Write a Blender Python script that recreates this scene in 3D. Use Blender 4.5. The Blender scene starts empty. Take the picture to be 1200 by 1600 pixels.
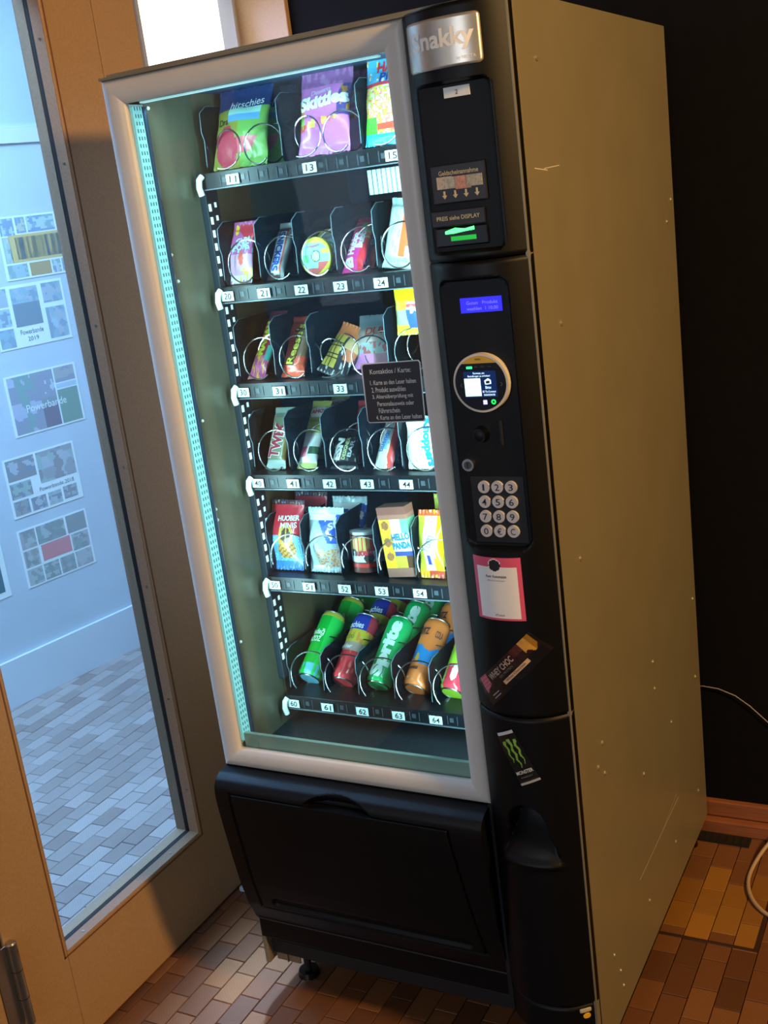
import bpy, bmesh, math, random
from mathutils import Vector, Matrix
random.seed(7)
S = bpy.context.scene
COL = S.collection

# ------------------------------------------------------------------ camera
cam_d = bpy.data.cameras.new('camera'); cam = bpy.data.objects.new('camera', cam_d); COL.objects.link(cam)
RC = ((0.88055, 0.4569, -0.12598), (0.01792, -0.29771, -0.95449), (-0.47361, 0.83822, -0.27034))
CAM = Vector((1.3219, -1.577, 1.5884))
M = Matrix(((RC[0][0], -RC[1][0], -RC[2][0], CAM.x), (RC[0][1], -RC[1][1], -RC[2][1], CAM.y),
            (RC[0][2], -RC[1][2], -RC[2][2], CAM.z), (0, 0, 0, 1)))
cam.matrix_world = M
cam_d.sensor_fit = 'VERTICAL'; cam_d.sensor_height = 36.0; cam_d.lens = 36.0 * 1770 / 1600
cam_d.clip_start = 0.05
S.camera = cam
# ------------------------------------------------------------------ world, lights, exposure
W = bpy.data.worlds.new('world'); S.world = W; W.use_nodes = True
W.node_tree.nodes['Background'].inputs[0].default_value = (0.030, 0.032, 0.040, 1)
W.node_tree.nodes['Background'].inputs[1].default_value = 1.0
S.view_settings.view_transform = 'Standard'; S.view_settings.look = 'None'
S.view_settings.exposure = 0.0; S.view_settings.gamma = 1.0; S.view_settings.use_curve_mapping = False

def area(name, loc, target, size, power, col, shape='DISK', size_y=None):
    l = bpy.data.lights.new(name, 'AREA'); l.shape = shape; l.size = size
    if size_y: l.size_y = size_y
    l.energy = power; l.color = col
    o = bpy.data.objects.new(name, l); COL.objects.link(o); o.location = loc
    o.rotation_euler = (Vector(target) - Vector(loc)).to_track_quat('-Z', 'Y').to_euler()
    return o
# warm ceiling lamp of the room, to the right of the machine
area('ceiling_lamp_light', (2.95, -0.58, 2.45), (0.70, 0.1, 0.7), 0.36, 90, (1.0, 0.60, 0.23))
# added cool front fill, as from an unseen window behind the camera
area('room_front_fill', (0.60, -3.9, 1.7), (0.3, 0.0, 1.0), 1.6, 40, (0.80, 0.87, 1.0), 'RECTANGLE', 1.4)
# added unseen cool fills overhead, brightening the corridor behind the glazed door
area('corridor_wall_fill', (-1.0, 0.5, 2.7), (-1.15, 0.8, 0.0), 1.6, 135, (0.42, 0.68, 1.0), 'RECTANGLE', 0.7)
area('corridor_floor_fill', (-0.85, -0.35, 2.74), (-0.72, 0.1, 0.0), 0.7, 70, (0.48, 0.68, 1.0), 'RECTANGLE', 0.7)
# the machine's own light bars, hidden behind the left, right and top of the glass frame
for nm, x, tx, pw_ in (('left', .050, .34, 3.8), ('right', .518, .20, 7.5)):
    area('light_bar_'+nm, (x, .052, 1.19), (tx, .40, 1.19), .022, pw_, (0.50, 0.88, 1.0), 'RECTANGLE', 1.15).data.spread = math.radians(150)
area('light_bar_top', (.28, .05, 1.775), (.28, .25, 1.60), .46, .8, (0.50, 0.88, 1.0), 'RECTANGLE', .02)
# sky light falling steeply through the narrow window beside the machine
area('side_window_skylight', (-.24, .69, 1.60), (-.055, .03, .0), .08, .55, (0.42, 0.66, 1.0), 'RECTANGLE', .3).data.spread = math.radians(11)
area('side_window_daylight', (-.284, .670, 1.33), (.70, .670, 1.33), .32, 13, (0.36, 0.47, 1.0), 'RECTANGLE', 1.44).data.spread = math.radians(140)

# ------------------------------------------------------------------ helpers
def lin(c):
    if isinstance(c, str): c = tuple(int(c[i:i+2], 16)/255 for i in (0, 2, 4))
    return tuple((x/12.92 if x <= 0.04045 else ((x+0.055)/1.055)**2.4) for x in c)

def nt(m):
    m.use_nodes = True; return m.node_tree.nodes, m.node_tree.links

def mat(name, col, rough=0.5, metal=0.0, noise=0.0, nscale=40.0, bump=0.0, bscale=200.0, emit=None, estr=0.0, spec=0.5, coat=0.0, stretch=None):
    m = bpy.data.materials.new(name); N, L = nt(m); b = N['Principled BSDF']; c = lin(col)
    b.inputs['Base Color'].default_value = (*c, 1); b.inputs['Roughness'].default_value = rough
    b.inputs['Metallic'].default_value = metal; b.inputs['Specular IOR Level'].default_value = spec
    b.inputs['Coat Weight'].default_value = coat
    if noise or bump:
        tc = N.new('ShaderNodeTexCoord'); src = tc.outputs['Object']
        if stretch:
            mp = N.new('ShaderNodeMapping'); mp.inputs['Scale'].default_value = stretch
            L.new(src, mp.inputs['Vector']); src = mp.outputs['Vector']
    if noise:
        t = N.new('ShaderNodeTexNoise'); t.inputs['Scale'].default_value = nscale; t.inputs['Detail'].default_value = 5
        L.new(src, t.inputs['Vector'])
        r = N.new('ShaderNodeValToRGB'); r.color_ramp.elements[0].position = .3; r.color_ramp.elements[1].position = .7
        r.color_ramp.elements[0].color = (*[x*(1-noise) for x in c], 1); r.color_ramp.elements[1].color = (*[min(1, x*(1+noise)) for x in c], 1)
        L.new(t.outputs['Fac'], r.inputs['Fac']); L.new(r.outputs['Color'], b.inputs['Base Color'])
    if bump:
        t2 = N.new('ShaderNodeTexNoise'); t2.inputs['Scale'].default_value = bscale; L.new(src, t2.inputs['Vector'])
        bp = N.new('ShaderNodeBump'); bp.inputs['Strength'].default_value = bump; bp.inputs['Distance'].default_value = .002
        L.new(t2.outputs['Fac'], bp.inputs['Height']); L.new(bp.outputs['Normal'], b.inputs['Normal'])
    if emit:
        b.inputs['Emission Color'].default_value = (*lin(emit), 1); b.inputs['Emission Strength'].default_value = estr
    return m

def printmat(name, rough=0.35, metal=0.0, coat=0.2, bump=0.0):
    m = bpy.data.materials.new(name); N, L = nt(m); b = N['Principled BSDF']
    a = N.new('ShaderNodeAttribute'); a.attribute_name = 'Col'; L.new(a.outputs['Color'], b.inputs['Base Color'])
    b.inputs['Roughness'].default_value = rough; b.inputs['Metallic'].default_value = metal; b.inputs['Coat Weight'].default_value = coat
    if bump:
        tc = N.new('ShaderNodeTexCoord'); t2 = N.new('ShaderNodeTexNoise'); t2.inputs['Scale'].default_value = 70
        t2.inputs['Detail'].default_value = 2; L.new(tc.outputs['Object'], t2.inputs['Vector'])
        bp = N.new('ShaderNodeBump'); bp.inputs['Strength'].default_value = bump; bp.inputs['Distance'].default_value = .004
        L.new(t2.outputs['Fac'], bp.inputs['Height']); L.new(bp.outputs['Normal'], b.inputs['Normal'])
    return m

def glassmat(name, tint, refl=1.0, ior=1.45, rough=0.0, haze=0.0, hazecol='9fb4c0'):
    m = bpy.data.materials.new(name); N, L = nt(m); N.remove(N['Principled BSDF']); out = N['Material Output']
    t = N.new('ShaderNodeBsdfTransparent'); t.inputs[0].default_value = (*lin(tint), 1)
    g = N.new('ShaderNodeBsdfGlossy'); g.inputs['Roughness'].default_value = rough; g.inputs['Color'].default_value = (refl, refl, refl, 1)
    lw = N.new('ShaderNodeLayerWeight'); lw.inputs['Blend'].default_value = .5     # facing term, same from both sides of the sheet
    pw_ = N.new('ShaderNodeMath'); pw_.operation = 'POWER'; pw_.inputs[1].default_value = 5.0; L.new(lw.outputs['Facing'], pw_.inputs[0])
    f0 = ((ior-1)/(ior+1))**2
    f = N.new('ShaderNodeMath'); f.operation = 'MULTIPLY_ADD'; f.inputs[1].default_value = 1-f0; f.inputs[2].default_value = f0; L.new(pw_.outputs[0], f.inputs[0])
    mx = N.new('ShaderNodeMixShader'); L.new(f.outputs[0], mx.inputs[0]); L.new(t.outputs[0], mx.inputs[1]); L.new(g.outputs[0], mx.inputs[2])
    last = mx
    if haze:
        d = N.new('ShaderNodeBsdfDiffuse'); d.inputs[0].default_value = (*lin(hazecol), 1)
        tc = N.new('ShaderNodeTexCoord'); ns = N.new('ShaderNodeTexNoise'); ns.inputs['Scale'].default_value = 6; ns.inputs['Detail'].default_value = 6
        L.new(tc.outputs['Object'], ns.inputs['Vector'])
        mr = N.new('ShaderNodeMapRange'); mr.inputs[1].default_value = .35; mr.inputs[2].default_value = .75
        mr.inputs[3].default_value = haze*.4; mr.inputs[4].default_value = haze
        L.new(ns.outputs['Fac'], mr.inputs[0])
        m2 = N.new('ShaderNodeMixShader'); L.new(mr.outputs[0], m2.inputs[0]); L.new(mx.outputs[0], m2.inputs[1]); L.new(d.outputs[0], m2.inputs[2]); last = m2
    L.new(last.outputs[0], out.inputs['Surface'])
    return m

MT = {}
def mm(key, *a, **k):
    if key not in MT: MT[key] = mat(key, *a, **k)
    return MT[key]

def wloc(o):
    v = Vector((0, 0, 0))
    while o: v += o.location; o = o.parent
    return v

def finish(name, me, m, parent, world=True, smooth=None):
    if m is not None and not me.materials:
        for x in (m if isinstance(m, (list, tuple)) else [m]): me.materials.append(x)
    if smooth is not None:
        for p in me.polygons: p.use_smooth = True
        me.set_sharp_from_angle(angle=math.radians(smooth))
    o = bpy.data.objects.new(name, me); COL.objects.link(o)
    if parent:
        o.parent = parent
        if world: o.location = -wloc(parent)
    return o

def mk(name, verts, faces, m, parent=None, world=True, smooth=None):
    me = bpy.data.meshes.new(name); me.from_pydata([tuple(v) for v in verts], [], faces); me.update()
    return finish(name, me, m, parent, world, smooth)

def bmk(name, bm, m, parent=None, world=True, smooth=None, fix=True):
    if fix: bmesh.ops.recalc_face_normals(bm, faces=bm.faces)
    me = bpy.data.meshes.new(name); bm.to_mesh(me); bm.free()
    return finish(name, me, m, parent, world, smooth)

def abox(bm, x0, x1, y0, y1, z0, z1, bev=0.0):
    r = bmesh.ops.create_cube(bm, size=1.0)
    for v in r['verts']:
        v.co = Vector(((x0+x1)/2 + v.co.x*(x1-x0), (y0+y1)/2 + v.co.y*(y1-y0), (z0+z1)/2 + v.co.z*(z1-z0)))
    if bev:
        es = list({e for v in r['verts'] for e in v.link_edges})
        bmesh.ops.bevel(bm, geom=es, offset=bev, segments=2, profile=.5, affect='EDGES')

def box(name, b, m, parent=None, bev=0.002, world=True):
    bm = bmesh.new(); abox(bm, *b, bev=bev); return bmk(name, bm, m, parent, world)

def acyl(bm, p0, p1, r0, r1=None, n=20):
    r1 = r0 if r1 is None else r1
    p0 = Vector(p0); p1 = Vector(p1); d = p1-p0
    q = d.to_track_quat('Z', 'Y').to_matrix().to_4x4()
    bmesh.ops.create_cone(bm, cap_ends=True, segments=n, radius1=r0, radius2=max(r1, 1e-5), depth=d.length, matrix=Matrix.Translation((p0+p1)/2) @ q)

def cyl(name, p0, p1, r0, m, parent=None, r1=None, n=24, world=True):
    bm = bmesh.new(); acyl(bm, p0, p1, r0, r1, n); return bmk(name, bm, m, parent, world, smooth=40)

def tube(name, pts, r, m, parent=None, n=8, world=True):
    P = [Vector(p) for p in pts]; vs = []; fs = []; up = Vector((0, 0, 1)); prev = None
    for i, p in enumerate(P):
        t = (P[min(i+1, len(P)-1)]-P[max(i-1, 0)]).normalized()
        a = prev if prev is not None else (up if abs(t.z) < .9 else Vector((1, 0, 0)))
        a = (a - t*a.dot(t)).normalized(); prev = a; b = t.cross(a)
        for k in range(n):
            an = 2*math.pi*k/n; vs.append(p + a*math.cos(an)*r + b*math.sin(an)*r)
    for i in range(len(P)-1):
        for k in range(n):
            fs.append((i*n+k, i*n+(k+1) % n, (i+1)*n+(k+1) % n, (i+1)*n+k))
    fs.append(tuple(range(n))[::-1]); fs.append(tuple(range((len(P)-1)*n, len(P)*n)))
    return mk(name, vs, fs, m, parent, world, smooth=60)

def disc(name, cx, cz, r, y, m, parent, n=40, thick=0.0008, a0=0, a1=2*math.pi):
    """flat disc (or circular segment) facing the front, with a real thickness"""
    full = abs(a1-a0-2*math.pi) < 1e-6
    k = n if full else n+1
    ring = [(cx+r*math.cos(a0+(a1-a0)*i/n), cz+r*math.sin(a0+(a1-a0)*i/n)) for i in range(k)]
    return poly(name, ring, y, m, parent, thick)

def poly(name, ring, y, m, parent, thick=0.0008):
    n = len(ring); vs = [(x, y, z) for x, z in ring]+[(x, y+thick, z) for x, z in ring]
    fs = [tuple(range(n)), tuple(range(2*n-1, n-1, -1))]+[(i, n+i, n+(i+1) % n, (i+1) % n) for i in range(n)]
    bm = bmesh.new(); V = [bm.verts.new(v) for v in vs]
    for f in fs: bm.faces.new([V[i] for i in f])
    return bmk(name, bm, m, parent)

def tag(o, label, cat=None, group=None, kind=None):
    if label: o['label'] = label
    if cat: o['category'] = cat
    if group: o['group'] = group
    if kind: o['kind'] = kind
    return o

def empty(name, loc, rot=(0, 0, 0)):
    o = bpy.data.objects.new(name, None); COL.objects.link(o); o.location = loc; o.rotation_euler = rot
    o.empty_display_size = .05; return o

def copy_tree(o, parent=None):
    c = o.copy(); COL.objects.link(c); c.parent = parent
    for ch in list(o.children): copy_tree(ch, c)
    return c

# ---- lettering: glyph outlines turned into a mesh laid on a surface
_tc = {}
def text2d(s, bold=0.0):
    k = (s, bold)
    if k in _tc: return _tc[k]
    cu = bpy.data.curves.new('t', 'FONT'); cu.body = s; cu.offset = bold; cu.resolution_u = 3; cu.align_x = 'CENTER'
    ob = bpy.data.objects.new('t', cu)
    me = ob.to_mesh()
    vs = [(v.co.x, v.co.y) for v in me.vertices]; fs = [tuple(p.vertices) for p in me.polygons]
    ob.to_mesh_clear(); bpy.data.objects.remove(ob); bpy.data.curves.remove(cu)
    x0 = min(v[0] for v in vs); x1 = max(v[0] for v in vs); y0 = min(v[1] for v in vs); y1 = max(v[1] for v in vs)
    vs = [((x-(x0+x1)/2)/(x1-x0), (y-(y0+y1)/2)/(y1-y0)) for x, y in vs]
    _tc[k] = (vs, fs); return _tc[k]

def lettering(name, s, w, h, surf, c, rot, m, parent, world=True, bold=0.0, shear=0.0, fine=None):
    """s drawn w wide, h high, centred at c=(s,z) on surface surf(s,z)->xyz, turned by rot degrees"""
    vs, fs = text2d(s, bold); a = math.radians(rot); ca, sa = math.cos(a), math.sin(a)
    pts = [(x*w+y*h*shear, y*h) for x, y in vs]
    if fine:      # split long edges so that the letters follow a curved surface
        bm = bmesh.new(); V = [bm.verts.new((x, y, 0)) for x, y in pts]
        for f in fs:
            try: bm.faces.new([V[i] for i in f])
            except ValueError: pass
        bmesh.ops.triangulate(bm, faces=bm.faces)
        for _ in range(5):
            es = [e for e in bm.edges if e.calc_length() > fine]
            if not es: break
            bmesh.ops.subdivide_edges(bm, edges=es, cuts=1); bmesh.ops.triangulate(bm, faces=bm.faces)
        bm.verts.index_update(); pts = [(v.co.x, v.co.y) for v in bm.verts]; fs = [tuple(v.index for v in f.verts) for f in bm.faces]; bm.free()
    out = [surf(c[0]+X*ca-Y*sa, c[1]+X*sa+Y*ca) for X, Y in pts]
    return mk(name, out, fs, m, parent, world)

def planey(y): return lambda s, z: (s, y, z)

# ------------------------------------------------------------------ materials
wood = mat('door_wood', 'a5835c', .45, noise=.10, nscale=260, bump=.05, bscale=400)
wood2 = mat('door_wood_bead', '98775c', .42, noise=.12, nscale=200)
darkwall = mat('dark_wall_paint', '0b0a0a', .9, noise=.18, nscale=30, spec=.12)
basewood = mat('baseboard_wood', '8a5230', .6, noise=.2, nscale=14, stretch=(1, 8, 20))
beige = mat('machine_beige_paint', '827962', .38, metal=.2, noise=.04, nscale=9, bump=.05, bscale=900)
framegrey = mat('frame_grey_paint', 'cfc9bf', .42, metal=0, noise=.03, nscale=15)
black = mat('black_plastic', '060607', .48, bump=.05, bscale=900, spec=.22)
blackgloss = mat('black_gloss_plastic', '08080b', .22)
blackmatte = mat('black_matte', '0b0b0d', .7)
innermetal = mat('inner_wall_sheet', '6a5f4c', .40, metal=.35, noise=.10, nscale=14)
innerdark = mat('inner_dark_sheet', '22405f', .5)
traymat = mat('tray_black', '0b1016', .4)
steel = mat('spiral_steel', 'c9cdd0', .22, metal=1.0)
chrome = mat('brushed_steel', 'bdbbb5', .28, metal=1.0)
white = mat('white_plastic', 'e8ebe8', .4)
paperw = mat('paper_white', 'e9ebe6', .7)
ink = mat('ink_black', '15171b', .6)
silver = mat('silver_plate', 'c2bdb0', .33, metal=.7, noise=.04, nscale=60)
ledm = mat('led_diffuser', 'a8d8d8', .5, emit='86e2e8', estr=.42)
corr_wall = mat('corridor_wall', 'c6ccd2', .55, noise=.03, nscale=5)
corr_skirt = mat('corridor_skirting', 'd6d8dc', .4)
foil = printmat('printed_foil', .30, 0, .3, .35)
paperp = printmat('printed_paper', .45, 0, .1)
canp = printmat('printed_can', .24, .0, .4)
bright = mat('window_daylight', 'ffffff', .5, emit='e4f2ff', estr=1.6)
clearplast = glassmat('clear_divider', '5d6f7a', .8, 1.5, .08)
glass1 = glassmat('machine_glass', 'eef6f4', 1.0, 1.42, 0.0, haze=.02)
glass2 = glassmat('door_glass', 'dcecf6', 1.0, 1.52, 0.0, haze=.02)

def blockmat(name, c0, c1, c2):
    m = bpy.data.materials.new(name); N, L = nt(m); b = N['Principled BSDF']
    oi = N.new('ShaderNodeObjectInfo'); ge = N.new('ShaderNodeNewGeometry'); ad = N.new('ShaderNodeMath'); ad.operation = 'ADD'
    fr = N.new('ShaderNodeMath'); fr.operation = 'FRACT'
    L.new(oi.outputs['Random'], ad.inputs[0]); L.new(ge.outputs['Random Per Island'], ad.inputs[1]); L.new(ad.outputs[0], fr.inputs[0])
    r = N.new('ShaderNodeValToRGB'); e = r.color_ramp.elements
    e[0].color = (*lin(c0), 1); e[1].color = (*lin(c1), 1); x = e.new(.5); x.color = (*lin(c2), 1)
    L.new(fr.outputs[0], r.inputs['Fac'])
    # end-grain rings, centred differently on every block
    mu = N.new('ShaderNodeMath'); mu.operation = 'MULTIPLY'; mu.inputs[1].default_value = .12
    L.new(fr.outputs[0], mu.inputs[0])
    cb = N.new('ShaderNodeCombineXYZ'); L.new(mu.outputs[0], cb.inputs[0]); L.new(mu.outputs[0], cb.inputs[1])
    tco = N.new('ShaderNodeTexCoord'); va = N.new('ShaderNodeVectorMath'); va.operation = 'ADD'; L.new(tco.outputs['Object'], va.inputs[0]); L.new(cb.outputs[0], va.inputs[1])
    w = N.new('ShaderNodeTexWave'); w.wave_type = 'RINGS'; w.rings_direction = 'Z'; w.inputs['Scale'].default_value = 55; w.inputs['Distortion'].default_value = 2.5; w.inputs['Detail'].default_value = 3
    L.new(va.outputs[0], w.inputs['Vector'])
    n = N.new('ShaderNodeTexNoise'); n.inputs['Scale'].default_value = 30; n.inputs['Detail'].default_value = 6; L.new(va.outputs[0], n.inputs['Vector'])
    ml = N.new('ShaderNodeMath'); ml.operation = 'MULTIPLY'; L.new(w.outputs['Fac'], ml.inputs[0]); L.new(n.outputs['Fac'], ml.inputs[1])
    mr = N.new('ShaderNodeMapRange'); mr.inputs[3].default_value = .86; mr.inputs[4].default_value = 1.12; L.new(ml.outputs[0], mr.inputs[0])
    mx = N.new('ShaderNodeVectorMath'); mx.operation = 'SCALE'; L.new(r.outputs['Color'], mx.inputs[0]); L.new(mr.outputs[0], mx.inputs['Scale'])
    L.new(mx.outputs[0], b.inputs['Base Color'])
    b.inputs['Roughness'].default_value = .36; b.inputs['Specular IOR Level'].default_value = .5
    bp = N.new('ShaderNodeBump'); bp.inputs['Strength'].default_value = .12; bp.inputs['Distance'].default_value = .002
    L.new(n.outputs['Fac'], bp.inputs['Height']); L.new(bp.outputs['Normal'], b.inputs['Normal'])
    return m
blockm = blockmat('floor_block_wood', '5c3a25', '825634', '6f462b')
blockpale = blockmat('floor_block_sheen', '8f7a72', 'b09e96', 'a08d85')  # corridor blocks paled to paint in the cool sheen on that floor
blocklit = blockmat('floor_block_lit', '8a5c2a', 'a8742f', '9a6a2e')  # lighter tone paints in the pool of light beside the machine
jointm = mat('floor_joint', '2a1a12', .8)

# ------------------------------------------------------------------ setting: floor, walls, door
def proj(p):
    v = Vector(p)-CAM; q = [sum(RC[i][k]*v[k] for k in range(3)) for i in range(3)]
    return (600+1770*q[0]/q[2], 800+1770*q[1]/q[2]) if q[2] > .05 else (-9e3, -9e3)
def inpoly(p, P):
    c = False
    for i in range(len(P)):
        a, b = P[i], P[i-1]
        if (a[1] > p[1]) != (b[1] > p[1]) and p[0] < (b[0]-a[0])*(p[1]-a[1])/(b[1]-a[1])+a[0]: c = not c
    return c
floor = box('floor', (-2.4, 3.4, -4.1, 3.0, -.06, -.006), jointm, bev=0)
tag(floor, 'brown end-grain wood block floor', None, None, 'structure')
BX, BY = .0515, .090
VIS = [[(150, 1625), (375, 1380), (415, 1440), (480, 1470), (820, 1560), (840, 1625)], [(955, 1625), (1085, 1300), (1215, 1290), (1215, 1625)],
       [(5, 1100), (222, 1000), (300, 1300), (105, 1485)]]
bmesh_block = None
cands = []
for i in range(-34, 24):
    offs = (i % 2)*.5*BY + random.Random(i).uniform(-.008, .008)
    for j in range(-12, 24):
        cx, cy = i*BX+.011, j*BY+offs
        p = proj((cx, cy, 0))
        if not (-60 < p[0] < 1260 and 900 < p[1] < 1700): continue
        if cx > .02 and cx < .70 and cy > .2 and cy < .9: continue
        if -.40 < cx+BX/2 and cx-BX/2 < -.285 and False: continue
        A = proj((cx-BX/2, cy-BY/2, 0)); B = proj((cx+BX/2, cy-BY/2, 0)); D = proj((cx-BX/2, cy+BY/2, 0))
        ar = abs((B[0]-A[0])*(D[1]-A[1])-(B[1]-A[1])*(D[0]-A[0]))
        cands.append((any(inpoly(p, V) for V in VIS), ar, cx, cy))
cands.sort(key=lambda t: (not t[0], -t[1]))
def block_geo(cx, cy, dz=0):
    a, b, c = BX/2-.0008, BY/2-.0008, .0012
    v = [(cx+sx*a, cy+sy*b, -.014) for sx, sy in ((-1, -1), (1, -1), (1, 1), (-1, 1))]
    v += [(cx+sx*a, cy+sy*b, -.0012+dz) for sx, sy in ((-1, -1), (1, -1), (1, 1), (-1, 1))]
    v += [(cx+sx*(a-c), cy+sy*(b-c), dz) for sx, sy in ((-1, -1), (1, -1), (1, 1), (-1, 1))]
    f = [(8, 9, 10, 11)]+[(k, (k+1) % 4, 4+(k+1) % 4, 4+k) for k in range(4)]+[(4+k, 4+(k+1) % 4, 8+(k+1) % 4, 8+k) for k in range(4)]
    return v, f
bv, bf = block_geo(0, 0)
bme = bpy.data.meshes.new('block'); bme.from_pydata(bv, [], bf); bme.update(); bme.materials.append(blockm); bme2 = bme.copy(); bme2.materials[0] = blockpale; bme3 = bme.copy(); bme3.materials[0] = blocklit
rv, rf, rv2, rf2 = [], [], [], []
for k, (vis, ar, cx, cy) in enumerate(cands):
    dz = random.uniform(-.0006, .0004)
    if k < 290 and vis:
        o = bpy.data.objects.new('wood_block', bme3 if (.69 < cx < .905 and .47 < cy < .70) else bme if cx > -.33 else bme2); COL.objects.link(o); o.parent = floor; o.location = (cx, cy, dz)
        o.rotation_euler.z = random.choice((0, math.pi))
    else:
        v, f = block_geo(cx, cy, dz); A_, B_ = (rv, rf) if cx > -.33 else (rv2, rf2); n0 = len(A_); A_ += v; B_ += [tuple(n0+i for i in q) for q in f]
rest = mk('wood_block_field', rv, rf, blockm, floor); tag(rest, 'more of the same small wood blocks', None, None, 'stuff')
rest2 = mk('sheen_block_field', rv2, rf2, blockpale, floor); tag(rest2, 'more of the corridor floor blocks, cool sheen painted pale', None, None, 'stuff')

wb = empty('wall_back', (0.9, .9, 0)); tag(wb, 'dark painted wall behind the machine', None, None, 'structure')
box('wall_surface', (-.155, 3.4, .90, 1.0, 0, 2.8), darkwall, wb, 0)
box('timber_post', (-.345, -.155, .885, 1.0, 0, 2.8), wood, wb, .002)
bb = empty('baseboard_back', (.9, .88, 0)); tag(bb, 'two-step brown wooden baseboard', None, None, 'structure')
box('upper_step', (-.15, 3.4, .882, .90, .036, .076), basewood, bb, .003)
box('lower_step', (-.15, 3.4, .862, .90, 0, .034), basewood, bb, .003)
wr = box('wall_right', (3.4, 3.5, -4.1, 1.0, 0, 2.8), mat('warm_wall', '6a5a48', .8, noise=.05), bev=0); tag(wr, 'plain warm grey wall', None, None, 'structure')
wf = box('wall_front', (-.34, 3.5, -4.2, -4.1, 0, 2.8), mat('front_wall', '3c3833', .8, noise=.05), bev=0); tag(wf, 'plain dark wall', None, None, 'structure')
ce = box('ceiling', (-2.5, 3.5, -4.2, 3.0, 2.8, 2.9), mat('ceiling_paint', '57504a', .85, noise=.04), bev=0); tag(ce, 'plain ceiling', None, None, 'structure')

# left wall = glazed timber partition with a door
XF, XB = -.29, -.356      # face towards the machine, face towards the corridor
wl = empty('wall_left', (-.32, -.2, 0)); tag(wl, 'brown timber partition wall', None, None, 'structure')
box('post', (XB-.02, XF-.004, -.52, -.374, 0, 2.8), wood, wl, .003)
box('post', (XB, XF-.002, .366, .500, 0, 2.8), wood, wl, .002)
box('post', (XB, XF, .872, .898, 0, 2.8), mat('pale_post', '8f8a8c', .5), wl, .002)
box('rail', (XB, XF-.002, .500, .872, 2.09, 2.8), wood, wl, .002)
box('rail', (XB, XF-.002, .500, .872, 0, .60), wood, wl, .002)
box('header', (XB, XF-.002, -.374, .366, 2.16, 2.8), wood, wl, .002)
box('panel', (XB, XF-.006, -.60, -.52, 0, 2.8), darkwall, wl, 0)
box('post', (XB, XF+.01, -.78, -.60, 0, 2.8), mm('pale_timber', 'a8988a', .5), wl, .003)
box('rail', (XB, XF, -1.55, -.78, 0, .24), wood, wl, .002)
box('rail', (XB, XF, -1.55, -.78, 2.2, 2.8), wood, wl, .002)
box('glass_pane', (-.3255, -.3205, -1.55, -.78, .24, 2.2), glass2, wl, 0)
box('post', (XB-.01, XF+.02, -1.70, -1.55, 0, 2.8), wood, wl, .003)
box('rail', (XB, XF, -2.35, -1.70, 0, .24), wood, wl, .002)
box('rail', (XB, XF, -2.35, -1.70, 2.2, 2.8), wood, wl, .002)
box('glass_pane', (-.3255, -.3205, -2.35, -1.70, .24, 2.2), glass2, wl, 0)
box('post', (XB-.01, XF+.02, -2.5, -2.35, 0, 2.8), wood, wl, .003)
box('panel', (XB, XF-.006, -4.1, -2.5, 0, 2.8), darkwall, wl, 0)

win = empty('window_1', (-.32, .69, 1.3)); tag(win, 'blinding white daylight window beside the door', None, None, 'structure')
box('pane', (-.332, -.326, .508, .864, .61, 2.082), bright, win, 0)
for nm, b in (('window_frame', (XB, XF+.004, .500, .509, .60, 2.09)), ('window_frame', (XB, XF+.004, .863, .872, .60, 2.09)),
              ('window_frame', (XB, XF+.004, .509, .863, 2.081, 2.09)), ('window_frame', (XB, XF+.004, .509, .863, .60, .61))):
    box(nm, b, mm('window_frame_grey', '9aa0ac', .45), win, .001)

OY0, OY1, OZ0, OZ1 = -.232, .213, .218, 2.06
dr = empty('door_1', (-.32, 0, .01)); tag(dr, 'brown wooden door with a tall glass pane', None, None, 'structure')
box('stile', (XB, XF, -.369, OY0, .008, 2.15), wood, dr, .002)
box('stile', (XB, XF, OY1, .362, .008, 2.15), wood, dr, .002)
box('rail', (XB, XF, OY0, OY1, .008, OZ0), wood, dr, .0005)
box('rail', (XB, XF, OY0, OY1, OZ1, 2.15), wood, dr, .0005)
# glazing lining, proud edge strip round the opening, gasket, glass
for y0, y1, z0, z1 in ((OY0-.010, OY0-.0065, OZ0-.010, OZ1), (OY1+.0065, OY1+.010, OZ0-.010, OZ1), (OY0-.01, OY1+.01, OZ0-.010, OZ0-.0065)):
    box('edge_groove', (XF-.002, XF+.0006, y0, y1, z0, z1), mm('groove_brown', '6b4226', .6), dr, 0)
for x0, x1 in ((-.317, XF-.001), (XB+.001, -.329)):
    box('glazing_bead', (x0, x1, OY1-.002, OY1+.001, OZ0, OZ1), wood2, dr, 0)
    box('glazing_bead', (x0, x1, OY0-.001, OY0+.002, OZ0, OZ1), wood2, dr, 0)
    box('glazing_bead', (x0, x1, OY0, OY1, OZ0-.001, OZ0+.002), wood2, dr, 0)
box('gasket', (-.3285, -.3175, OY1-.0005, OY1+.002, OZ0, OZ1), blackmatte, dr, 0)
box('gasket', (-.3285, -.3175, OY0, OY1, OZ0-.002, OZ0+.0005), blackmatte, dr, 0)
box('glass_pane', (-.3255, -.3205, OY0, OY1, OZ0, OZ1), glass2, dr, 0)
for z in (.33, .56, .83, 1.10, 1.40, 1.72, 1.95):
    cyl('screw', (-.303, OY1-.0036, z), (-.303, OY1+.001, z), .0028, chrome, dr, n=10)
for y in (-.17, .12):
    cyl('screw', (-.303, y, OZ0+.001), (-.303, y, OZ0+.0036), .003, chrome, dr, n=10)
hg = cyl('hinge', (XF+.010, -.362, .158), (XF+.010, -.362, .335), .0105, chrome, dr)
for z in (.216, .277): cyl('hinge_joint', (XF+.010, -.362, z-.0008), (XF+.010, -.362, z+.0008), .0107, blackmatte, hg)
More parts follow.
